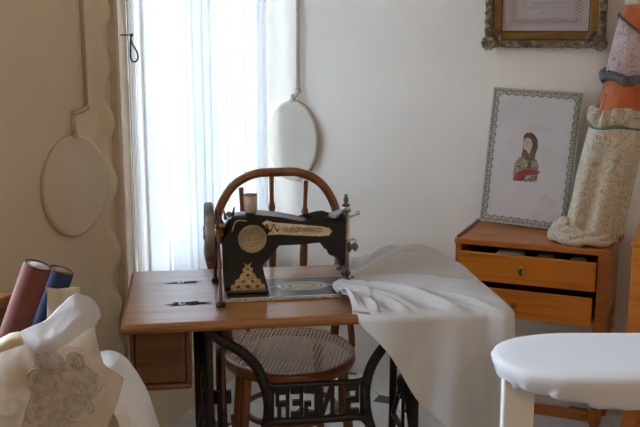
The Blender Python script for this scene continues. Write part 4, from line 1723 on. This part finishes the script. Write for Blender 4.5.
for (cu, cv, r) in ((.545, .40, .075), (.50, .15, .085), (.70, .30, .09), (.60, .58, .07), (.47, .62, .06), (.66, .10, .06)):
    stitch(circ(cu, cv, r))
    stitch(circ(cu, cv, r * .8))
    stitch(circ(cu, cv, r * .28))
    for i in range(8):
        a = 2 * pi * i / 8
        stitch([(cu + r * .3 * cos(a), cv + r * .28 * sin(a)), (cu + r * .75 * cos(a), cv + r * .72 * sin(a))], .0012)
for (cu, cv, r, ph) in ((.45, .28, .10, 0), (.62, .22, .12, 2), (.76, .18, .09, 4), (.44, .48, .09, 1), (.78, .40, .08, 3), (.56, .72, .10, 5), (.68, .48, .08, .5)):
    stitch(circ(cu, cv, r, 2.2, r * .12, 60, ph), .0015)
    stitch(circ(cu, cv, r * .9, 1.6, r * .2, 46, ph + .3), .0011)
for k in range(5):
    stitch([(.40 + .03 * k + .06 * sin(t * 5 + k), .06 + .62 * t) for t in [i / 30 for i in range(31)]], .0015)
    stitch([(.84 - .022 * k - .30 * t * t + .03 * sin(t * 6), .10 + .5 * t) for t in [i / 30 for i in range(31)]], .0014)
for k in range(70):
    cu, cv = RND.uniform(.42, .82), RND.uniform(.06, .62)
    if cu + cv * .6 > .98:
        continue
    a = RND.uniform(0, 6.28)
    stitch([(cu, cv), (cu + .022 * cos(a), cv + .02 * sin(a)), (cu + .036 * cos(a + .6), cv + .032 * sin(a + .6))], .0014)
eb.build('embroidery', M['embroid'], pan)

# white cloth turned over the rim
up_ = [(17, 334, 1.80), (33, 327, 1.80), (47, 320, 1.82), (60, 307, 1.85), (75, 295, 1.88), (90, 298.5, 1.90), (98, 307, 1.91), (101, 317, 1.91)]
md1 = [(25, 341, 1.79), (38, 335, 1.785), (51, 329, 1.80), (64, 319, 1.825), (76, 309, 1.85), (88, 308, 1.87), (95, 312.5, 1.885), (99.5, 319, 1.895)]
md2 = [(32, 348, 1.783), (43, 343, 1.775), (55, 338, 1.78), (67, 331, 1.80), (78, 323, 1.825), (87, 318, 1.85), (93, 318, 1.87), (97.5, 322, 1.885)]
lo_ = [(38, 354, 1.785), (48, 350, 1.782), (59, 346.5, 1.785), (70, 341, 1.80), (80, 335.5, 1.82), (88, 329.5, 1.845), (93, 326, 1.865), (96, 325, 1.88)]
o, _ = ysheet([up_, md1, md2, lo_], 70, 34, 'folded_white_cloth', M['cotton'], .002, .010, 7)
tag(o, 'white cloth folded over the hamper rim below the blue roll', 'cloth')
# cream flap behind it
fl = [[(46, 287, 2.0), (58, 289, 2.01), (70, 288, 2.02), (81, 287, 2.02)], [(47, 300, 1.98), (58, 301, 1.99), (70, 297, 2.0), (81, 292, 2.015)],
      [(47.5, 312, 1.96), (57, 311, 1.965), (68, 305, 1.98), (80, 298, 2.0)], [(48, 330, 1.93), (56, 330, 1.93), (68, 325, 1.945), (80, 318, 1.97)]]
o, _ = ysheet(fl, 24, 24, 'cream_cloth_flap', M['linen'], .002, .008, 4)
tag(o, 'cream cloth corner standing up between the blue roll and the folded white cloth', 'cloth')
# gauze hanging below the fold
gz = [[(58, 344, 1.835), (70, 338, 1.845), (84, 329, 1.87), (95, 324, 1.90)], [(62, 350, 1.835), (75, 347, 1.845), (87, 341, 1.875), (97, 338, 1.905)],
      [(66, 356, 1.84), (80, 356, 1.855), (92, 353, 1.885), (100, 351, 1.92)], [(72, 372, 1.875), (86, 374, 1.88), (97, 374, 1.90), (106, 370, 1.94)]]
o, _ = ysheet(gz, 30, 24, 'gauze_scarf', M['beige_net'], .001, .006, 5)
tag(o, 'thin beige gauze hanging below the folded white cloth', 'cloth')
# cream binding at the left of the rim
bd = [[(-30, 352, 1.83), (0, 339, 1.79), (10, 334, 1.785), (19, 332, 1.785)], [(-30, 360, 1.82), (0, 346, 1.775), (11, 341, 1.77), (22, 338, 1.77)], [(-30, 368, 1.825), (0, 353, 1.78), (12, 348, 1.775), (24, 344, 1.775)]]
o, _ = ysheet(bd, 24, 10, 'cream_binding', M['cream_cloth'], .003, .004, 6)
tag(o, 'cream folded binding at the left end of the folded white cloth', 'cloth')

# white dome of organza on the right of the hamper
dm = [
    [(100, 352, 2.00), (108, 351, 2.0), (115, 353, 2.0), (123, 357, 2.0), (132, 365, 2.0), (141, 377, 2.0), (149, 392, 2.0), (155, 408, 2.0), (159, 424, 2.0), (162, 445, 2.0), (165, 480, 2.0), (167, 560, 2.0)],
    [(98, 366, 1.95), (106, 364, 1.945), (113, 365, 1.94), (120, 369, 1.94), (128, 377, 1.94), (136, 388, 1.94), (143, 401, 1.94), (149, 415, 1.94), (153, 430, 1.94), (156, 448, 1.94), (158, 480, 1.94), (160, 560, 1.94)],
    [(95, 384, 1.92), (102, 382, 1.91), (108, 382, 1.905), (115, 385, 1.90), (122, 392, 1.90), (128, 402, 1.90), (134, 413, 1.90), (138, 425, 1.90), (141, 438, 1.90), (143, 455, 1.90), (145, 485, 1.90), (146, 560, 1.90)],
    [(92, 402, 1.91), (97, 401, 1.90), (102, 402, 1.895), (107, 405, 1.89), (112, 410, 1.89), (117, 418, 1.89), (121, 427, 1.89), (124, 437, 1.89), (126, 448, 1.89), (127, 462, 1.89), (128, 490, 1.89), (129, 560, 1.89)],
]
o, _ = ysheet(dm, 80, 36, 'white_organza', M['gauze'], .001, .012, 11)
tag(o, 'white organza puffed out at the right side of the hamper', 'cloth')

# wooden cabinet far left behind the hamper
lc = thing('wooden_box', 'brown wooden box cabinet behind the red roll at the left edge', 'cabinet', (-.775, 2.24, 0), ROT_L)
b = MB()
b.box(.0, .40, -.24, 0, .03, .855, .004)
b.box(.02, .38, -.22, -.02, 0, .0295)
b.build('body', M['dark_wood'], lc)
MB().box(-.008, .408, -.248, .008, .8555, .884, .006).build('lid', M['chair_wood'], lc)

# ------------------------------------------------------------------ light
w = bpy.data.worlds.new('sky')
SC.world = w
w.use_nodes = True
nt = w.node_tree
bg = nt.nodes['Background']
tcw = N(nt, 'ShaderNodeTexCoord')
sxw = N(nt, 'ShaderNodeSeparateXYZ')
L(nt, tcw.outputs['Generated'], sxw.inputs[0])
mrw = N(nt, 'ShaderNodeMapRange')
mrw.inputs['From Min'].default_value = -.3
mrw.inputs['From Max'].default_value = 1
L(nt, sxw.outputs['Z'], mrw.inputs['Value'])
L(nt, ramp(nt, [(0, (.66, .70, .74)), (.25, (.86, .93, 1.0)), (1, (.60, .77, 1.0))], mrw.outputs[0]), bg.inputs['Color'])
bg.inputs['Strength'].default_value = 5.0


def portal(op, yy, loc, rot, flip):
    a_, c_, z0_, z1_ = op
    ld = bpy.data.lights.new('daylight_portal', 'AREA')
    ld.shape = 'RECTANGLE'
    ld.size = c_ - a_
    ld.size_y = z1_ - z0_
    ld.cycles.is_portal = True
    lo_ = bpy.data.objects.new('daylight_portal', ld)
    COL.objects.link(lo_)
    fr_ = Matrix.Translation(loc) @ Matrix.Rotation(rot, 4, 'Z')
    # area lights shine along local -Z
    lo_.matrix_world = fr_ @ Matrix.Translation(((a_ + c_) / 2, yy, (z0_ + z1_) / 2)) @ Matrix.Rotation(-pi / 2 if flip else pi / 2, 4, 'X')
    return lo_


portal(W1, -.21, CORNER, ROT_L, False)
portal(W2, -.21, CORNER, ROT_L, False)
fill_light = bpy.data.lights.new('warm_fill_light', 'POINT')  # added warm fill behind the viewer, no fixture, brightens the camera-facing sides
fill_light.energy = 7.5
fill_light.color = (1.0, .74, .50)
fill_light.shadow_soft_size = .3
lo = bpy.data.objects.new('warm_fill_light', fill_light)
COL.objects.link(lo)
lo.location = (.6, -.9, 2.3)

SC.view_settings.view_transform = 'Standard'
SC.view_settings.look = 'None'
SC.view_settings.gamma = 1
SC.view_settings.use_curve_mapping = False
SC.view_settings.exposure = 2.35
